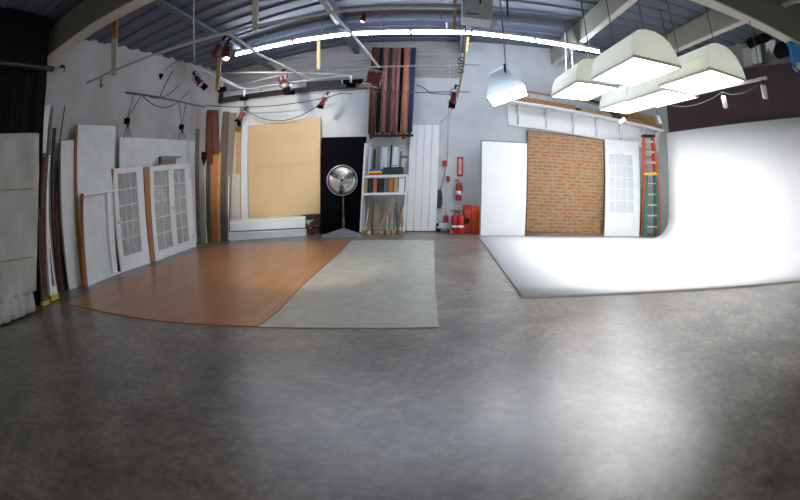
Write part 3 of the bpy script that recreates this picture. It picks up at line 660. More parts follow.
def extinguisher(c, hgt, rad, label, group, hang):
    r = empty('fire_extinguisher', c, label, 'fire extinguisher', group)
    M_ = Matrix.Translation(c)
    obj('cylinder', MB().lathe([(rad * .9, 0), (rad, .02), (rad, hgt * .68), (rad * .85, hgt * .76), (rad * .4, hgt * .82), (rad * .3, hgt * .86)], M_, 18), M_RED, r)
    obj('label_band', MB().lathe([(rad * 1.02, hgt * .26), (rad * 1.02, hgt * (.46 if hang else .36))], M_, 18), M_WHITE, r)
    vv = obj('valve', MB().lathe([(rad * .33, hgt * .84), (rad * .36, hgt * .93), (.012, hgt * .95)], M_, 12).box(c + Vector((-.03, -.03, hgt * .97)), (rad * 1.8, .03, .02)).box(c + Vector((-.03, -.03, hgt * .91)), (rad * 1.7, .03, .014)), M_DARK, r)
    obj('gauge', MB().lathe([(0, 0), (.022, 0), (.022, .02), (0, .02)], Matrix.Translation(c + Vector((0, -rad * .4, hgt * .9))) @ Matrix.Rotation(math.pi / 2, 4, 'X'), 12), M_ALU, vv)
    obj('hose', MB().tube([c + Vector((rad * .4, 0, hgt * .9)), c + Vector((rad * 1.2, -.01, hgt * .84)), c + Vector((rad * 1.3, -.02, hgt * .6)), c + Vector((rad * 1.15, -.02, hgt * .38))], .013, 8), M_DARK, vv)
    if hang: obj('wall_bracket', MB().box(c + Vector((0, rad + .02, hgt * .5)), (.08, .06, hgt * .5)), M_DARK, r)
    return r
c = at(458.6, 200.5, Y=13.86); extinguisher(Vector(c), at(458.6, 179.5, Y=13.86)[2] - c[2], .078, 'red fire extinguisher with a white label hung on the back wall', 'fire extinguishers', True)
zc = .62
for x, yy, lb in ((455.0, 13.36, 'red extinguisher standing on the floor at the left, beside the yellow object'), (460.3, 13.3, 'red extinguisher standing on the floor next to the dark red cabinet')):
    c = at(x, 232, Y=yy); c[2] = 0.0; extinguisher(Vector(c), zc, .1, lb, 'fire extinguishers', False)
f = quad((463.8, 209.2, 'Y', 13.25), (471.6, 209.2, 'Y', 13.25), (471.2, 233.3, 'Z', 0), (463.3, 233.3, 'Z', 0))
r = empty('red_cabinet', f(.5, 0, 0), 'dark red metal cabinet with a black latch between extinguishers and orange box', 'cabinet')
obj('body', MB().ubox(f, 0, 1, 0, 1, -.35, 0), M_RED, r, .006); dr = obj('door', MB().ubox(f, .06, .94, .04, .96, 0, .015), mat('coral_red_door', (206, 74, 66), .45), r, .005)
obj('latch', MB().ubox(f, .3, .7, .42, .64, .015, .04), M_DARK, dr, .005)
f = quad((471.9, 210, 'Y', 13.25), (480.6, 210, 'Y', 13.25), (480.4, 233.4, 'Z', 0), (471.6, 233.4, 'Z', 0))
r = empty('orange_box', f(.5, 0, 0), 'bright orange two-part box on the floor beside the large white flat', 'box')
obj('lower_body', MB().ubox(f, 0, 1, 0, .56, -.35, 0), M_ORANGE, r, .01); obj('upper_body', MB().ubox(f, 0, 1, .58, 1, -.35, 0), M_ORANGE, r, .01)
# low trolley, bucket, yellow object
c = at(443.5, 232, Z=0); r = empty('small_dolly', c, 'small grey low dolly on the floor below the red boxes', 'dolly')
obj('deck', MB().box(c + Vector((0, 0, .13)), (.34, .3, .03)), M_STEEL, r)
for sx in (-1, 1):
    for sy in (-1, 1): obj('wheel', MB().tube([c + Vector((sx * .12 - .015, sy * .1, .055)), c + Vector((sx * .12 + .015, sy * .1, .055))], .055, 12), M_DARK, r)
obj('load', MB().box(c + Vector((0, 0, .19)), (.26, .22, .09)), M_WHITE3, r, .01)
c = at(437.8, 231, Z=0); r = empty('dark_bucket', c, 'small dark bucket on the floor at the foot of the narrow white boards', 'bucket')
obj('pail', MB().lathe([(.07, 0), (.095, .2), (.09, .2), (.066, .01)], Matrix.Translation(c), 16), MG, r); obj('rim', MB().lathe([(.094, .19), (.102, .195), (.102, .21), (.094, .21)], Matrix.Translation(c), 16), M_DARK, r)
c = at(453, 233.6, Z=0); r = empty('yellow_pump', c, 'small yellow object on the floor in front of the standing extinguishers', 'tool')
obj('body', MB().lathe([(.05, 0), (.07, .03), (.06, .09), (.03, .12)], Matrix.Translation(c), 14), M_YELLOW, r); obj('cap', MB().lathe([(.028, .12), (.028, .15), (.0, .155)], Matrix.Translation(c), 12), M_YELLOW, r)

# ------------------------------------------------------------------ right part of the back wall
r = empty('large_white_flat', at(502, 237, Z=0), 'large plain white flat standing between the orange box and brick panel', 'stage flat')
f = quad((482, 141, 'Y', 13.2), (527, 143.5, 'Y', 13.2), (524.6, 237, 'Z', 0), (480.6, 235.5, 'Z', 0), True)
obj('panel', MB().ubox(f, 0, 1, 0, 1, -.05, 0), M_WHITE, r, .004)
obj('edge_strip', MB().ubox(f, -.03, -.002, 0, 1, -.07, -.01), mat('grey_edge_tape', (132, 134, 142), .6), r)
obj('top_cap', MB().ubox(f, -.03, 1, 1.001, 1.012, -.06, 0), MATS['grey_edge_tape'], r)
r = empty('brick_panel', at(565, 234, Z=0), 'red and yellow brick-faced panel standing against the back wall', 'backdrop panel')
f = quad((527, 130, 'Y', 13.85), (604, 139.5, 'Y', 13.85), (603.4, 234.6, 'Y', 13.7), (525.2, 232.5, 'Y', 13.7))
obj('brick_face', MB().ubox(f, .012, .988, .01, .99, -.02, 0), M_BRICK, r)
obj('frame', MB().ubox(f, 0, .012, 0, 1, -.08, .004).ubox(f, .988, 1, 0, 1, -.08, .004).ubox(f, 0, 1, .99, 1, -.08, .004).ubox(f, 0, 1, 0, .01, -.08, .004), M_BROWN, r)
r = empty('white_panel_door', at(622, 236, Z=0), 'white door with a lattice of small panes standing between brick panel and ladders', 'door')
f = quad((605, 139.3, 'Y', 13.75), (638.3, 141.5, 'Y', 13.75), (639.2, 236.3, 'Z', 0), (604.4, 236, 'Z', 0))
obj('slab', MB().ubox(f, 0, 1, 0, .235, -.05, 0).ubox(f, 0, 1, .84, 1, -.05, 0).ubox(f, 0, .1, .235, .84, -.05, 0).ubox(f, .8, 1, .235, .84, -.05, 0), M_WHITE2, r, .003)
obj('recessed_panel', MB().ubox(f, .1, .8, .235, .84, -.045, -.028), mat('off_white_pane', (200, 204, 208), .4, .03), r)
mu = MB()
for k in range(1, 4): u = .1 + .7 * k / 4; mu.ubox(f, u - .01, u + .01, .235, .84, -.028, -.006)
for k in range(1, 5): v = .235 + .605 * k / 5; mu.ubox(f, .1, .8, v - .005, v + .005, -.028, -.006)
obj('lattice', mu, M_WHITE2, r)

# ladders
def ladder(name, TL, TR, BR, BL, rungs, mr, mtop, label, railw, rearm=None):
    f = qmap(TL, TR, BR, BL); base = f(.5, 0, 0); r = empty(name, base, label, 'ladder')
    for u0, u1 in ((0, railw), (1 - railw, 1)): obj('side_rail', MB().ubox(f, u0, u1, 0, .985, -.03, .03), mr, r, .003)
    for v in rungs: obj('step', MB().ubox(f, railw, 1 - railw, v - .012, v + .008, -.045, .045), M_ALU, r, .003)
    obj('top_cap', MB().ubox(f, -.04, 1.04, .975, 1.0, -.1, .06), mtop, r, .005)
    f2 = lambda u, v, d=0: f(u * .84 + .08, v, d - .09 - .13 * (1 - v))
    for u0, u1 in ((0, railw), (1 - railw, 1)): obj('rear_rail', MB().ubox(f2, u0, u1, 0, .97, -.02, .02), mr, r, .003)
    for v in (.15, .5, .8): obj('rear_brace', MB().ubox(f2, railw, 1 - railw, v - .006, v + .006, -.01, .01), M_ALU, r)
    return r
ladder('orange_step_ladder', at(642.6, 134.8, Y=13.7), at(653.8, 134.8, Y=13.7), at(661, 236.2, Y=13.45), at(640.4, 236.0, Y=13.45), [.09 + .105 * k for k in range(9)], M_ORANGEF, M_DARK,
       'tall orange step ladder folded against the back wall behind the green one', .16)
ladder('green_step_ladder', at(645.6, 173.6, Y=13.2), at(656.2, 173.6, Y=13.2), at(659.8, 236.9, Y=13.0), at(643.6, 236.9, Y=13.0), [.16, .335, .50, .67, .84], M_GREENF, M_YELLOW,
       'shorter green step ladder with a yellow top standing before the orange one', .16)

# ------------------------------------------------------------------ long wall shelf with lumber
fs = quad((510, 99.3, 'Y', 13.45), (664, 129.6, 'Y', 13.45), (664, 131.6, 'Y', 13.45), (510, 102.2, 'Y', 13.45))
r = empty('wall_shelf', fs(.5, 0, 0), 'long white bracketed shelf carrying lumber high on the back wall', 'shelf')
def ln(u, dz=0, dy=0):
    p = fs(u, .5, 0); return p + Vector((0, dy, dz))
mb = MB(); mb.hexa([ln(0, -.03, 0), ln(1, -.03, 0), ln(1, -.03, .52), ln(0, -.03, .52), ln(0, .03, 0), ln(1, .03, 0), ln(1, .03, .52), ln(0, .03, .52)])
obj('shelf_board', mb, M_WHITE, r, .004)
for u in (.055, .22, .385, .535, .70, .86, .97):
    a = ln(u, -.04, .06); b_ = ln(u, -.6, .47); c = ln(u, -.04, .47)
    obj('bracket', MB().tube([a, b_], .018, 6).tube([c, b_], .018, 6).tube([a, c], .018, 6), M_WHITE2, r)
obj('backing_board', MB().hexa([ln(.0, -.64, .5), ln(1, -.64, .5), ln(1, -.64, .53), ln(0, -.64, .53), ln(0, -.04, .5), ln(1, -.04, .5), ln(1, -.04, .53), ln(0, -.04, .53)]), M_WHITE, r)
def shelfboard(u0, u1, dz, dy, h_, w, ma, lb, nm='timber_board'):
    mb = MB().hexa([ln(u0, dz, dy), ln(u1, dz, dy), ln(u1, dz, dy + w), ln(u0, dz, dy + w), ln(u0, dz + h_, dy), ln(u1, dz + h_, dy), ln(u1, dz + h_, dy + w), ln(u0, dz + h_, dy + w)])
    tag(obj(nm, mb, ma, bevel=.004), lb, 'board', 'lumber on the long wall shelf')
shelfboard(.0, .385, .035, .03, .13, .12, M_EDGE, 'orange-brown board on the left front of the long wall shelf')
shelfboard(.42, .62, .035, .03, .10, .12, M_TAN, 'tan board on the middle front of the long wall shelf')
shelfboard(.69, .99, .035, .03, .11, .12, M_EDGE, 'orange-brown board on the right front of the long wall shelf')
shelfboard(.02, .6, .035, .2, .31, .1, mat('pale_green_board', (196, 206, 204), .5), 'pale grey-green board standing behind the front boards on the wall shelf')
shelfboard(.05, .97, .035, .34, .40, .1, M_TAN, 'long tan board at the back of the wall shelf')
shelfboard(.3, .8, .445, .3, .06, .16, M_GREYWOOD2, 'dark grey board lying on top at the back of the wall shelf')
mb = MB()
for k, (du, dz) in enumerate(((0, 0), (.03, .02), (.015, .1))):
    p = ln(.635 + du, .12 + dz, .1); mb.box(p, (.2, .14, .13), Matrix.Rotation(.3 * k, 3, 'Y'))
tag(obj('dark_bundle', mb, mat('grey_brown_rag', (74, 68, 66), .9), bevel=.02), 'dark lumpy bundle on the wall shelf between the tan and right boards', 'bundle')
tag(obj('dark_clip', MB().box(ln(.40, .07, .08), (.13, .1, .09)), M_DARK, bevel=.01), 'small dark clamp between the left and tan shelf boards', 'clamp')

# ------------------------------------------------------------------ overhead box lights
SG = 'white overhead box lights'
def softbox(W, Ln, hood):
    r = empty('box_light', (0, 0, 0), 'x', 'studio light', SG, local=True)
    hw, hl = W / 2, Ln / 2
    prof = [(hw, 0), (hw, .08), (hw * .95, .23), (hw * .78, .40), (hw * .52, .50), (hw * .2, .545)]
    prof2 = prof + [(-x, z) for x, z in reversed(prof)]
    mb = MB(); n = len(prof2)
    yf = -hl; yb = hl
    vs = [(x, yf + z * .2, z) for x, z in prof2] + [(x, yb - z * .2, z) for x, z in prof2]
    mb.add(vs, [tuple(range(n)), tuple(reversed(range(n, 2 * n)))] + [(i, n + i, n + i + 1, i + 1) for i in range(n - 1)])
    hd = obj('hood', mb, hood, r); hd['_loc'] = 1
    obj('diffuser', MB().box((0, 0, -.012), (W - .03, Ln - .03, .012)), M_SOFT, r)
    rim = MB()
    for s_ in (-1, 1): rim.box((s_ * hw, 0, -.005), (.03, Ln + .03, .045)).box((0, s_ * hl, -.005), (W, .03, .045))
    obj('rim', rim, M_FLANGE, r)
    for s_ in (-.7, .7): obj('hanging_rod', MB().tube([(0, s_ * hl, .53), (0, s_ * hl, 1.95)], .012, 6), M_PIPED, hd)
    return r
b0 = softbox(.9, 2.1, M_HOOD)
places = [((3.42, 7.25, 3.4), 'box light with the largest lit panel, front left of the cluster over the cove'), ((4.78, 6.92, 3.42), 'box light nearest the right wall, front right of the cluster over the cove'),
          ((3.27, 9.85, 3.42), 'leftmost box light in the cluster, beyond the one with the largest panel'), ((5.02, 11.3, 3.45), 'farthest box light, low in the middle of the cluster beside the leftmost one'), ((4.97, 9.12, 3.4), 'box light at the centre right, partly behind the front pair')]
for i, (p_, lb) in enumerate(places):
    o = b0 if i == 0 else copy_tree(b0); o.location = p_; o['label'] = lb; o.rotation_euler = (0, 0, 0)
# tilted one
def tilted():
    # built in the room: slanting strip light hood, open face down and to the front
    A = at(486, 97, Y=8.75); B = at(493, 107, Y=9.0); Cc = at(528, 95.5, Y=9.0); D = at(525, 84, Y=8.75)
    T1 = at(490.5, 74.5, Y=9.0); T2 = at(504, 67, Y=9.0); T3 = at(508, 69.5, Y=9.0); T4 = at(526, 83, Y=9.0)
    ctr = (A + B + Cc + D) / 4
    r = empty('tilted_box_light', ctr, 'single tilted pale-blue box light hanging left of the light cluster', 'studio light')
    back = Vector((0, .45, .1))
    front = [A, D, T3, T2, T1]; rear = [B, Cc] + [p + back for p in (T3, T2, T1)]
    mb = MB(); mb.add(front + rear, [(0, 1, 2, 3, 4), (9, 8, 7, 6, 5), (1, 6, 7, 2), (2, 7, 8, 3), (3, 8, 9, 4), (4, 9, 5, 0)])
    obj('hood', mb, M_HOODB, r)
    n = (Cc - B).cross(A - B).normalized(); n = n if n.dot(Vector((0, 0, H)) - ctr) > 0 else -n
    f = qmap(A, D, Cc, B)
    obj('diffuser', MB().ubox(f, .02, .98, .03, .97, -.01, .006), M_SOFT, r)
    obj('rim', MB().ubox(f, -.01, 1.01, -.05, .02, -.02, .012).ubox(f, -.01, .02, 0, 1, -.02, .012).ubox(f, .98, 1.01, 0, 1, -.02, .012), M_DARK, r)
    c = (T2 + T3) / 2
    top = Vector((c[0], c[1], 5.4)); obj('hanging_rod', MB().tube([c + Vector((0, -.03, -.22)), c + Vector((-.04, -.03, .02)), c, top], .014, 6), M_STEEL, r)
    obj('bracket', MB().tube([c + Vector((.03, -.06, -.28)), c + Vector((-.03, -.04, -.05)), c + Vector((-.03, -.03, .08))], .022, 6), M_DARK, r)
tilted()

# ------------------------------------------------------------------ fluorescent strip
TY = 11.0
tp = [at(x, y, Y=TY) for x, y in ((235, 55.3), (293, 42.4), (351, 34.4), (411, 32.7), (472, 33.5), (535, 41.1), (600, 52.6))]
segs = [(0, 1, 'far left tube, ending by the lit red lamp'), (1, 2, 'second tube from the left end'), (2, 3, 'tube above the paper rolls'), (3, 4, 'middle tube ending at the grey ceiling box'), (4, 5, 'tube above the tilted box light'), (5, 6, 'far right tube, ending above the box lights')]
for i, (a, b_, lb) in enumerate(segs):
    A, B = tp[a], tp[b_]; d = (B - A).normalized(); A = A + d * .02; B = B - d * .02
    r = empty('fluorescent_light', (A + B) / 2, 'glowing fluorescent strip, ' + lb, 'fluorescent light', 'fluorescent strips along the ceiling')
    obj('tube', MB().tube([A, B], .027, 10), M_TUBE, r)
    up_ = Vector((0, 0, .085))
    hh = obj('housing', MB().hexa([A + up_ + Vector((0, -.05, -.03)), B + up_ + Vector((0, -.05, -.03)), B + up_ + Vector((0, .05, -.03)), A + up_ + Vector((0, .05, -.03)), A + up_ + Vector((0, -.03, .03)), B + up_ + Vector((0, -.03, .03)), B + up_ + Vector((0, .03, .03)), A + up_ + Vector((0, .03, .03))]), M_SPOTW, r)
    for p_ in (A, B): obj('end_cap', MB().box(p_ + Vector((0, 0, .03)), (.03, .05, .09)), M_SPOTW, hh)
    m_ = (A + B) / 2; obj('hanger', MB().tube([m_ + up_, Vector((m_[0], m_[1], max(m_[2] + .1, deck_z(m_[0], m_[1]))))], .008, 6), M_STEEL, r)

# ------------------------------------------------------------------ lighting pipes
def pipe(name, px, Z, rad, ma, lb, cat='pipe', group=None):
    P_ = [at(x, y, Z=z) for (x, y), z in zip(px, Z if isinstance(Z, (list, tuple)) else [Z] * len(px))]
    return tag(obj(name, MB().tube(P_, rad, 8), ma), lb, cat, group), P_
PG = 'lighting pipes of the overhead grid'
o, PA = pipe('lighting_pipe', [(87, 83), (156, 54), (228, 32.5), (300, 17.5), (345, 10.5), (455, 8)], 3.45, .024, M_STEEL, 'long pale pipe running across the upper left to the grey ceiling box', group=PG)
o, PB = pipe('lighting_pipe', [(228, 33), (258, 54), (310, 80)], 3.55, .024, M_STEEL, 'pipe slanting down right from the lit red lamp at the upper left', group=PG)
pipe('lighting_pipe', [(320, 0), (355, 38), (379, 67)], 3.75, .022, M_STEEL, 'pipe slanting down to the square red lamp by the paper rolls', group=PG)
pipe('lighting_pipe', [(245, 84), (275, 76.5), (330, 68.5), (378, 66.7), (400, 66.3), (480, 65.2)], 3.85, .020, M_STEEL, 'thin pale pipe crossing in front of the paper rolls', group=PG)
pipe('lighting_pipe', [(220, 73), (351, 75.5)], 3.8, .018, M_STEEL, 'straight white pipe above the golden panel, upper edge of the pipe triangle', group=PG)
pipe('lighting_pipe', [(351, 75.8), (243, 90)], 3.78, .02, M_STEEL, 'lower white pipe of the triangle above the golden panel', group=PG)
pipe('lighting_pipe', [(192, 68), (240, 88), (262, 90)], 3.75, .022, M_STEEL, 'short pale pipe ending above the back left corner lumber', group=PG)
pipe('lighting_pipe', [(186, 63), (225, 80), (243, 87)], 3.95, .02, M_STEEL, 'pale pipe beside and above the one ending over the corner lumber', group=PG)
pipe('lighting_pipe', [(126, 92.5), (160, 97.5), (205, 107)], 3.35, .022, M_PIPED, 'dark pipe along the left wall carrying the two hanging clamps', group=PG)
pipe('lighting_pipe', [(366, 92), (418, 92.5), (470, 92)], 3.45, .012, M_PIPED, 'thin dark pipe crossing the paper rolls below the pale one', group=PG)
# white pipe drops with black clamps
for x, y, z, lb in ((222.5, 80, 3.78, 'white pipe drop with a black foot at the left end of the triangle'), (244.5, 90, 3.75, 'white pipe drop with a black foot over the corner lumber'), (291, 84, 3.78, 'white pipe drop with a black foot behind the middle lamp'), (351, 76, 3.8, 'white pipe drop with a black foot at the triangle tip by the paper rolls')):
    t = at(x, y, Z=z); r = empty('pipe_drop', t, lb, 'pipe fitting', 'white pipe drops')
    obj('stub', MB().tube([t, t + Vector((0, 0, -.16))], .026, 8), M_SPOTW, r); obj('clamp', MB().box(t + Vector((0, 0, -.22)), (.2, .1, .1)), M_BLACKP, r, .01)
# black duct on the back wall
f = quad((219, 98, 'Y', 13.75), (366, 82.5, 'Y', 13.75), (366, 86, 'Y', 13.75), (219, 103, 'Y', 13.75))
r = empty('wall_track', f(.5, 0, 0), 'long dark track box fixed across the back wall above the golden panel', 'wall track')
obj('rail', MB().ubox(f, 0, 1, 0, 1, -.22, 0), mat('rusty_black_steel', (54, 46, 46), .6), r, .01)
obj('upper_cover', MB().ubox(f, .62, .84, 1, 2.2, -.2, -.02), M_DARK, r, .01); obj('end_bracket', MB().ubox(f, -.01, .015, 0, 3.2, -.22, 0), M_DKBROWN, r, .01)
obj('side_plate', MB().ubox(f, .86, .99, 1.0, 1.9, -.15, .12), M_BLACKP, r, .02)
# wooden hangers
def strap(px, py0, py1, w, Y, mt, lb, two=None):
    a = at(px[0], py0, Y=Y); b_ = at(px[1], py1, Y=Y); wd = (at(px[0] + w, py0, Y=Y) - a).length
    r = empty('wooden_hanger', b_, lb, 'wooden hanger', 'wooden hangers under the roof')
    mid = a + (b_ - a) * (two or .999)
    def seg(p, q, ma, nm): obj(nm, MB().hexa([p + Vector((-wd / 2, -.02, 0)), p + Vector((wd / 2, -.02, 0)), p + Vector((wd / 2, .03, 0)), p + Vector((-wd / 2, .03, 0)), q + Vector((-wd / 2, -.02, 0)), q + Vector((wd / 2, -.02, 0)), q + Vector((wd / 2, .03, 0)), q + Vector((-wd / 2, .03, 0))]), ma, r)
    seg(a, mid, mt, 'upper_piece')
    if two: seg(mid, b_, M_PALE, 'lower_piece')
    return r
strap((115.3, 114.3), 15, 75, 4, 5.9, M_ORANGE_WOOD, 'orange and white wood strap hanging above the boxed flat', .42)
strap((256, 254.8), -6, 30.5, 5, 5.6, M_FLANGE, 'cream wood post hanging at the top of the frame left of centre')
strap((318.6, 318.6), 38, 70, 3.4, 11.9, M_STRAP, 'yellowed wood strap hanging from the fluorescent strip')
strap((219.5, 217.2), 58, 90, 3.4, 9.2, M_STRAP, 'short yellowed wood strap below the lit red lamp')
strap((467.8, 466), 37, 52, 3, 11.6, M_STRAP, 'short yellowed wood block hanging below the gap in the fluorescent strip')

# hanging pole with S-hooks and lamp
A = at(466, 37, Y=9.5); A2 = at(463.5, 65, Y=9.5); A3 = at(458, 94, Y=9.5)
r = empty('hanging_pole', A3, 'thin bent pole hanging from the ceiling with a red lamp at its end', 'pole')
obj('rod', MB().tube([Vector((A[0] + .02, 9.5, 5.4)), A, A2, A3], .018, 8), M_STRAP, r)
obj('side_rod', MB().tube([at(463, 14, Y=9.45), at(461.5, 40, Y=9.45), at(458.5, 66, Y=9.45)], .012, 6), M_STEEL, r)
for y in (60, 69): c = at(460.5, y, Y=9.4); obj('hook', MB().tube([c + Vector((.06, 0, .05)), c + Vector((0, 0, .06)), c + Vector((-.05, 0, .02)), c + Vector((.02, 0, -.02)), c + Vector((.06, 0, -.06)), c + Vector((-.02, 0, -.09)), c + Vector((-.06, 0, -.06))], .012, 6), M_DARK, r)

# ------------------------------------------------------------------ red clip lamps
def lamp_template():
    r = empty('clip_lamp', (0, 0, 0), 'x', 'stage lamp', 'red stage lamps on the pipes', local=True)
    I = Matrix.Identity(4)
    hs_ = obj('housing', MB().lathe([(0, .0), (.05, .0), (.062, -.03), (.062, -.16), (.075, -.18), (.085, -.27), (.075, -.27), (.05, -.18)], I, 16), M_DKRED, r)
    hs_['_loc'] = 1; obj('reflector', MB().lathe([(.0, -.19), (.05, -.2), (.074, -.262), (.07, -.266), (.045, -.21), (0, -.205)], I, 14), M_ALU, hs_)
    obj('yoke', MB().tube([(.085, 0, -.12), (.085, 0, .04), (0, 0, .08), (-.085, 0, .04), (-.085, 0, -.12)], .009, 6), M_DARK, r)
    obj('clamp', MB().box((0, 0, .11), (.05, .05, .08)).box((.02, 0, .16), (.08, .04, .03)), M_DARK, r)
    return r
def add_parts(r, lit, barn):
    r = [c_ for c_ in r.children if c_.name.startswith('housing')][0]; r['_loc'] = 1
    if barn:
        for s_ in (-1, 1):
            f = lambda u, v, d=0: Vector(((u - .5) * .14, s_ * (.075 + v * .09) + d * 0, -.27 - v * .1 + d))
            obj('barn_door', MB().ubox(f, 0, 1, 0, 1, 0, .004), M_BLACKP, r)
    if lit: obj('bulb', MB().lathe([(0, -.215), (.03, -.22), (.048, -.245), (.03, -.265), (0, -.27)], Matrix.Identity(4), 12), M_BULB, r)
base = lamp_template(); first = True
lamps = [(227.5, 47, 3.45, (-.3, -.12), 1.75, True, False, 'brightly lit red lamp at the left end of the fluorescent strips', True),
         (221, 44, 3.55, (.1, .5), 1.5, False, False, 'dim red lamp hanging just left of the brightly lit one', True),
         (283, 76, 3.75, (-.6, -.35), 1.9, False, True, 'red lamp with barn doors near the middle of the slanting pipe', True),
         (196, 77, 3.7, (-.2, -.7), 1.9, False, True, 'red lamp with black barn doors above the double doors', True),
         (325.5, 97, 3.42, (.1, .5), 1.9, False, True, 'small red lamp on a drooping cable above the right end of the golden panel', True),
         (243.5, 112, 3.35, (-.3, .4), 2.0, False, True, 'small red lamp above the left end of the golden panel', True),
         (366, 13.5, 3.75, (0, .35), 1.55, True, False, 'lit red lamp pointing down above the middle of the fluorescent strips', False),
         (454.5, 92, 3.35, (.15, .2), 1.5, False, True, 'red lamp at the lower end of the hanging bent pole', True)]
template_children = list(base.children)
for i, (x, y, z, rot, sc, lit, barn, lb, hang) in enumerate(lamps):
    o = copy_tree(base) if i else base
    if i:
        for hs in list(o.children):
            for ch in list(hs.children):
                if ch.name.startswith(('barn_door', 'bulb')): bpy.data.objects.remove(ch)
    o.location = at(x, y, Z=z); o.rotation_euler = (rot[0], rot[1], 0); sc = (26, 24, 24, 20, 15, 16, 17, 20)[i] * (o.location - Vector((0, 0, H))).length / 540 / .40; o.scale = (sc, sc, sc); o['label'] = lb
    add_parts(o, lit, barn)
# big square framed lamp
c = at(374, 78, Z=3.7); r = empty('square_lamp', c, 'large square red floodlight with a wire frame beside the paper rolls', 'stage lamp')
Mq = Matrix.Translation(c) @ Matrix.Rotation(.3, 4, 'Y') @ Matrix.Rotation(.25, 4, 'X')
def lb_(cx, cy, cz, sx, sy, sz): return MB().hexa([Mq @ Vector((cx + a * sx / 2, cy + b * sy / 2, cz + g_ * sz / 2)) for g_ in (-1, 1) for a, b in ((-1, -1), (1, -1), (1, 1), (-1, 1))])
obj('housing', lb_(0, .05, 0, .3, .16, .28), M_DKRED, r, .02)
fr_ = MB(); q = .19
fr_.tube([Mq @ Vector(p_) for p_ in ((-q, -.1, -q), (q, -.1, -q), (q, -.1, q), (-q, -.1, q), (-q, -.1, -q))], .014, 6)
obj('frame', fr_, M_PALE, r); obj('mesh_guard', MB().tube([Mq @ Vector((-q, -.1, 0)), Mq @ Vector((q, -.1, 0))], .006, 5).tube([Mq @ Vector((0, -.1, -q)), Mq @ Vector((0, -.1, q))], .006, 5), M_DKRED, r)
obj('yoke', MB().tube([Mq @ Vector(p_) for p_ in ((-.16, .05, 0), (-.16, .05, .22), (.16, .05, .22), (.16, .05, 0))], .012, 6), M_DARK, r)
obj('clamp', lb_(0, .05, .27, .07, .06, .1), M_DARK, r)
obj('fabric_flag', MB().add([at(356, 88, Y=11.4), at(366, 80.5, Y=11.4), at(372, 84, Y=11.4), at(370, 87, Y=11.4), at(356, 88, Y=11.45), at(366, 80.5, Y=11.45), at(372, 84, Y=11.45), at(370, 87, Y=11.45)], [(0, 1, 2, 3), (7, 6, 5, 4), (0, 4, 5, 1), (1, 5, 6, 2), (2, 6, 7, 3), (3, 7, 4, 0)]), mat('worn_canvas', (150, 128, 116), .8), r)

# hanging black clamps with cords on the left wall
def cable(name, pts, rad, ma, lb, cat='cable', group='drooping cables'):
    P_ = []
    for (a, b_, sag) in pts:
        for k in range(11):
            t = k / 10; P_.append(a * (1 - t) + b_ * t + Vector((0, 0, -sag * 4 * t * (1 - t))))
    return tag(obj(name, MB().tube(P_, rad, 6), ma), lb, cat, group)
for xs, ys_, lb in (((134, 127, 128), (94, 121, 138), 'black clamp hanging on cords from the dark pipe, above the single glazed door'), ((179, 181.5, 180.5), (102, 127, 139), 'black clamp hanging on cords from the dark pipe, above the double doors')):
    cl = at(xs[1], ys_[1], X=-6.0); r = empty('hanging_clamp', cl, lb, 'clamp', 'black clamps hanging on cords')
    obj('jaw', MB().box(cl, (.1, .13, .13)).box(cl + Vector((0, .05, -.09)), (.05, .04, .1)), M_BLACKP, r, .01)
    for dx in (0, 7): obj('cord', MB().tube([at(xs[0] + dx, ys_[0] + dx * .3, Z=3.36), cl + Vector((0, 0, .05))], .009, 5), M_CABLE, r)
    for dx in (-3, 1, 4): obj('tail', MB().tube([cl + Vector((.02, 0, -.05)), at(xs[1] + dx, ys_[2], X=-5.98)], .009, 5), M_CABLE, r)
W = lambda x, y, Y: at(x, y, Y=Y)
XA = lambda x, y: at(x, y, X=-5.7)
cable('drooping_cable', [(XA(143, 96), XA(190, 90), .35)], .011, M_CABLE, 'cable sagging below the dark pipe on the left wall, longest of its loops')
cable('drooping_cable', [(XA(150, 97), XA(180, 84), .15)], .010, M_CABLE, 'short cable loop rising to the right above the dark pipe')
cable('drooping_cable', [(XA(160, 97), XA(173, 71), -.05)], .010, M_CABLE, 'cable running straight up from the dark pipe to the black pipe knuckle')
cable('drooping_cable', [(XA(165, 70), XA(183, 60), -.05)], .010, M_CABLE, 'short cable between the pipe knuckle and the roof edge')
cable('drooping_cable', [(W(205, 105, 12.2), W(330, 97, 12.2), .18), (W(330, 97, 12.2), W(352, 94, 12.2), -.05)], .012, M_CABLE, 'cable running right from the corner lumber towards the small red lamp')
cable('drooping_cable', [(W(246, 110, 13), W(325, 100, 13), .45)], .012, M_CABLE, 'deeply sagging cable across the top of the golden panel')
cable('drooping_cable', [(W(416, 85, 13.2), W(430, 93, 13.2), -.04), (W(430, 93, 13.2), W(452, 94, 13.2), .02)], .012, M_CABLE, 'dark cable crossing the wall between the navy roll and the bent pole')
cable('drooping_cable', [(W(455, 104, 13.6), W(441, 122, 13.6), .05)], .012, M_CABLEW, 'pale cable dropping from the lamp on the bent pole')
k_ = XA(161, 75.5); tag(obj('pipe_knuckle', MB().box(k_, (.08, .11, .08)).box(k_ + Vector((0, 0, -.06)), (.05, .05, .07)), M_BLACKP, bevel=.015), 'black knuckle clamp on the left wall above the dark pipe', 'clamp')
k_ = at(101.5, 78, Z=3.42); r = empty('pipe_hook', k_, 'small dark hook hanging from the left end of the long pale pipe', 'hook')
obj('shank', MB().tube([k_ + Vector((0, 0, .04)), k_ + Vector((0, 0, -.12))], .012, 6), M_DARK, r); obj('tip', MB().tube([k_ + Vector((0, 0, -.12)), k_ + Vector((.03, 0, -.16)), k_ + Vector((.07, 0, -.12))], .01, 6), M_DARK, r)
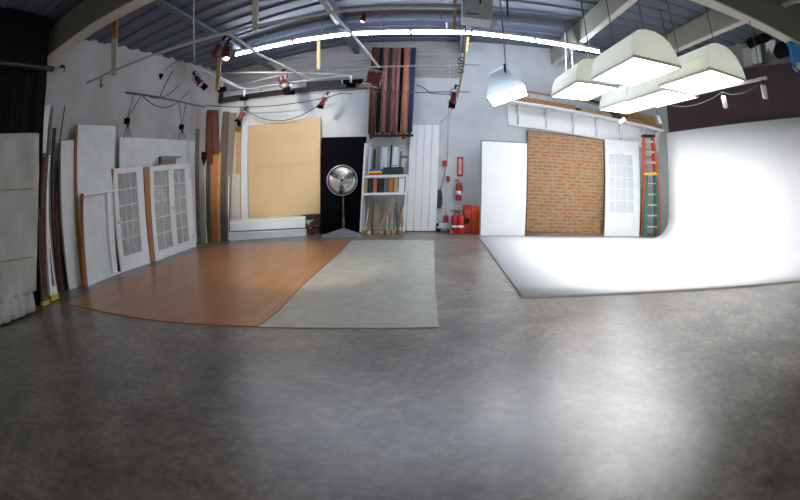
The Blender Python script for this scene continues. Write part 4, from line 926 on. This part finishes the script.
k_ = at(63, 66, X=-6.15); r = empty('wall_hook', k_, 'small black hook fixed high on the left wall by the black curtain', 'hook')
obj('plate', MB().box(k_ + Vector((-.02, 0, 0)), (.04, .07, .05)), M_DARK, r); obj('bar', MB().tube([k_, k_ + Vector((.06, 0, -.02)), k_ + Vector((.06, 0, -.12))], .013, 6), M_DARK, r)
cable('lamp_hanger_wire', [(at(194, -3, Z=4.5), at(194.5, 62, Y=9.3), 0)], .01, M_STEEL, 'thin vertical wire hanging above the red lamp with barn doors', 'wire', None)

# ------------------------------------------------------------------ track with white spot lamps, right
A = at(690, 96.8, Z=3.42); A = at(640, 107, Z=3.42) * .0 + at(664, 102, Z=3.3); B = at(766.5, 77.8, Z=3.3)
r = empty('track_bar', (A + B) / 2, 'white track bar crossing the maroon wall under the front right box light', 'light track')
obj('rail', MB().tube([A, B], .03, 4), M_FLANGE, r)
obj('hanging_rod', MB().tube([A + (B - A) * .96, Vector((B[0], B[1] + .1, 5.4))], .01, 6), M_PIPED, r)
sp = empty('spot_lamp', (0, 0, 0), 'x', 'spot lamp', 'small white spot lamps', local=True)
obj('stem', MB().tube([(0, 0, .02), (0, 0, -.07)], .014, 8), M_DARK, sp)
obj('can', MB().lathe([(0, .0), (.045, 0), (.052, -.02), (.052, -.2), (.047, -.2), (.045, -.03)], Matrix.Translation((0, 0, -.06)), 16), M_SPOTW, sp)
obj('lens', MB().lathe([(0, 0), (.046, 0), (.046, -.006), (0, -.006)], Matrix.Translation((0, 0, -.245)), 16), M_PALE, sp)
for i, (p_, rot, s_, lb) in enumerate([(at(722.5, 93, Z=3.25), (.35, -.45), 1.05, 'white spot lamp on the track bar, left one before the maroon wall'), (at(762.5, 81, Z=3.25), (.35, -.4), 1.05, 'white spot lamp at the right end of the track bar'),
                                   (at(657, 112, Y=12.3), (.3, -.5), 1.3, 'white spot lamp above the ladders at the end of the wall shelf'), (at(627, 117, Y=12.6), (.2, .9), 1.3, 'white spot lamp below the farthest box light, left of the ladders')]):
    o = sp if i == 0 else copy_tree(sp); o.location = p_; o.rotation_euler = (rot[0], rot[1], 0); o.scale = (s_, s_, s_); o['label'] = lb
T2 = [at(627, 114, Y=12.5), at(657, 108, Y=12.3)]
tag(obj('track_bar', MB().tube([T2[0] + Vector((-.3, 0, .02)), T2[1] + Vector((.2, 0, .05))], .02, 4), M_FLANGE), 'short pale bar holding the two spot lamps above the wall shelf', 'light track')
cable('spot_lamp_cable', [(at(663, 103, Z=3.26), at(722, 92, Z=3.26), .16), (at(722, 92, Z=3.26), at(762, 80, Z=3.26), .12)], .005, M_CABLE, 'thin cable looping between the spot lamps on the track bar', 'cable', None)

# ------------------------------------------------------------------ grey ceiling box, wall vent, things on the right ledge, blue tarp
f = quad((463, -6, 'Y', 8.2), (493, -6, 'Y', 8.2), (492, 21, 'Y', 8.2), (462.5, 17, 'Y', 8.2))
r = empty('ceiling_heater', f(.5, 0, 0), 'pale grey metal box hanging under the ceiling at the top centre', 'heater')
obj('body', MB().ubox(f, 0, 1, 0, 1, -.5, 0), mat('pale_grey_enamel', (190, 198, 202), .5), r, .01)
obj('slot', MB().ubox(f, .12, .55, .16, .2, 0, .01), M_DARK, r); obj('switch', MB().ubox(f, .55, .62, .6, .8, 0, .01), M_DARK, r); obj('side_arm', MB().tube([f(1, .1, -.1), f(1.1, .03, -.1), f(1.2, -.15, -.1)], .03, 6), M_FLANGE, r)
[obj('bracket', MB().tube([f(u_, 1, -.25), f(u_, 1.5, -.25)], .02, 6), M_DARK, r) for u_ in (.2, .8)]
cable('hanging_cable', [(at(506.8, -5, Y=8.6), at(507.8, 17, Y=8.7), 0)], .02, M_DARK, 'short black cable hanging above the rod of the tilted box light', 'cable', None)
tag(obj('post', MB().tube([at(455, -5, Y=8.2), at(454, 30, Y=8.2)], .035, 4), M_STRAP), 'yellow-brown post hanging left of the grey ceiling box', 'post')
tag(obj('post', MB().tube([at(446.5, 10, Y=11.9), at(446.3, 33, Y=11.9)], .03, 4), M_STEEL), 'pale short post rising from the fluorescent strip left of centre', 'post')
f = quad((604, 38, 'Y', 13.0), (620.5, 38.5, 'Y', 13.0), (620, 49.5, 'Y', 13.0), (603, 49, 'Y', 13.0))
r = empty('wall_vent', f(.5, 0, 0), 'dark louvred vent unit high up behind the box lights', 'vent')
obj('casing', MB().ubox(f, 0, .56, 0, 1, -.3, -.02).ubox(f, .7, 1, 0, 1, -.3, -.02), M_DARK, r); obj('centre_strip', MB().ubox(f, .57, .69, -.05, 1.05, -.2, .03), M_FLANGE, r)
lv = MB()
for k in range(5): lv.ubox(f, .04, .54, .08 + k * .19, .13 + k * .19, -.02, .02)
obj('louvre', lv, M_STEEL, r)
for k, x in enumerate((566.5, 573, 590)):
    a = at(x, 46 + k * 2, Y=11.8); b_ = at(x - .5, 78, Y=11.8)
    tag(obj('hanging_strut', MB().tube([Vector((a[0], a[1], 5.4)), b_], .022, 4), M_STEEL), ['leftmost', 'middle', 'rightmost'][k] + ' pale vertical strut hanging behind the leftmost box light', 'strut', 'vertical struts behind the box lights')
def wsheet(name, px, X, th, ma, lb, cat):
    P_ = [at(x, y, X=X) for x, y in px]; n = len(P_)
    vs = P_ + [p_ + Vector((th, .02, 0)) for p_ in P_]
    return tag(obj(name, MB().add(vs, [tuple(range(n)), tuple(reversed(range(n, 2 * n)))] + [(i, n + i, n + (i + 1) % n, (i + 1) % n) for i in range(n)]), ma, bevel=.02), lb, cat)
wsheet('dark_bag', [(746, 44), (748, 35), (752, 34), (754, 38), (758, 36), (761, 33), (766, 34), (771, 37), (766, 41), (757, 44), (749, 48)], 7.95, .1, M_BLACK, 'black bags lying above the ledge under the girder', 'bag')
wsheet('dark_cloth', [(773, 52), (776, 44), (782, 41), (787, 44), (789, 51), (782, 55), (775, 57)], 8.1, .2, M_BLACK, 'black cloth heap on the ledge beside the blue tarp', 'cloth')
wsheet('white_sheet', [(751, 45), (759, 43), (761.5, 62), (754, 64.5), (751, 60)], 8.08, .08, M_WHITE2, 'white board standing on the ledge above the maroon wall', 'board')
wsheet('grey_sheet', [(742, 49), (750.5, 46), (751, 60), (753, 65), (744, 67)], 8.12, .08, M_HOOD, 'pale grey board standing left of the white one on the ledge', 'board')
wsheet('crumpled_sheet', [(765, 41), (775, 39.5), (774, 46), (771, 54), (768, 47), (766, 52)], 8.15, .08, M_WHITE, 'crumpled white sheet between the black bags and black cloth', 'sheet')
f = quad((789.5, 41, 'Y', 5.1), (803, 35, 'Y', 5.1), (800, 70, 'Y', 5.1), (794, 68, 'Y', 5.1))
r = empty('blue_tarp', f(.5, 0, 0), 'folded bright blue tarp hanging under the girder at the right edge', 'tarp')
MT = M_BLUE
obj('fold', MB().ubox(f, -.02, 1.2, .8, 1.0, -.1, .03), MT, r, .015); obj('drop', MB().hexa([f(0, 0, 0), f(.8, -.08, 0), f(1.2, .8, 0), f(0, .8, 0), f(.1, 0, -.08), f(.8, -.08, -.08), f(1.2, .8, -.08), f(0, .8, -.08)]), MT, r, .015)
obj('lining', MB().ubox(f, .3, 1, .0, .2, .0, .03), M_FLANGE, r, .01)

# ------------------------------------------------------------------ real lights
w = bpy.data.worlds.new('world'); SC.world = w; w.use_nodes = True
w.node_tree.nodes['Background'].inputs[0].default_value = (1, .985, .95, 1); w.node_tree.nodes['Background'].inputs[1].default_value = .55
def spot(loc, target, energy, size, col):
    l = bpy.data.lights.new('lamp_beam', 'SPOT'); l.energy = energy; l.spot_size = size; l.spot_blend = .8; l.color = col; l.shadow_soft_size = .06
    o = bpy.data.objects.new('lamp_beam', l); C.objects.link(o); o.location = loc
    o.rotation_euler = (Vector(target) - Vector(loc)).to_track_quat('-Z', 'Y').to_euler()
spot(at(229, 55, Z=3.2) + Vector((.1, .25, 0)), at(275, 150, Y=13.6), 800, math.radians(40), (1, .9, .78))
spot(at(366, 27, Z=3.3), at(300, 268, Z=0), 160, math.radians(48), (1, .8, .6))

SC.view_settings.view_transform = 'Standard'; SC.view_settings.look = 'None'; SC.view_settings.gamma = 1; SC.view_settings.exposure = 1.22
SC.view_settings.use_curve_mapping = False
SC.cycles.max_bounces = 6; SC.cycles.sample_clamp_indirect = 6
for o in bpy.data.objects:
    if '_loc' in o: del o['_loc']
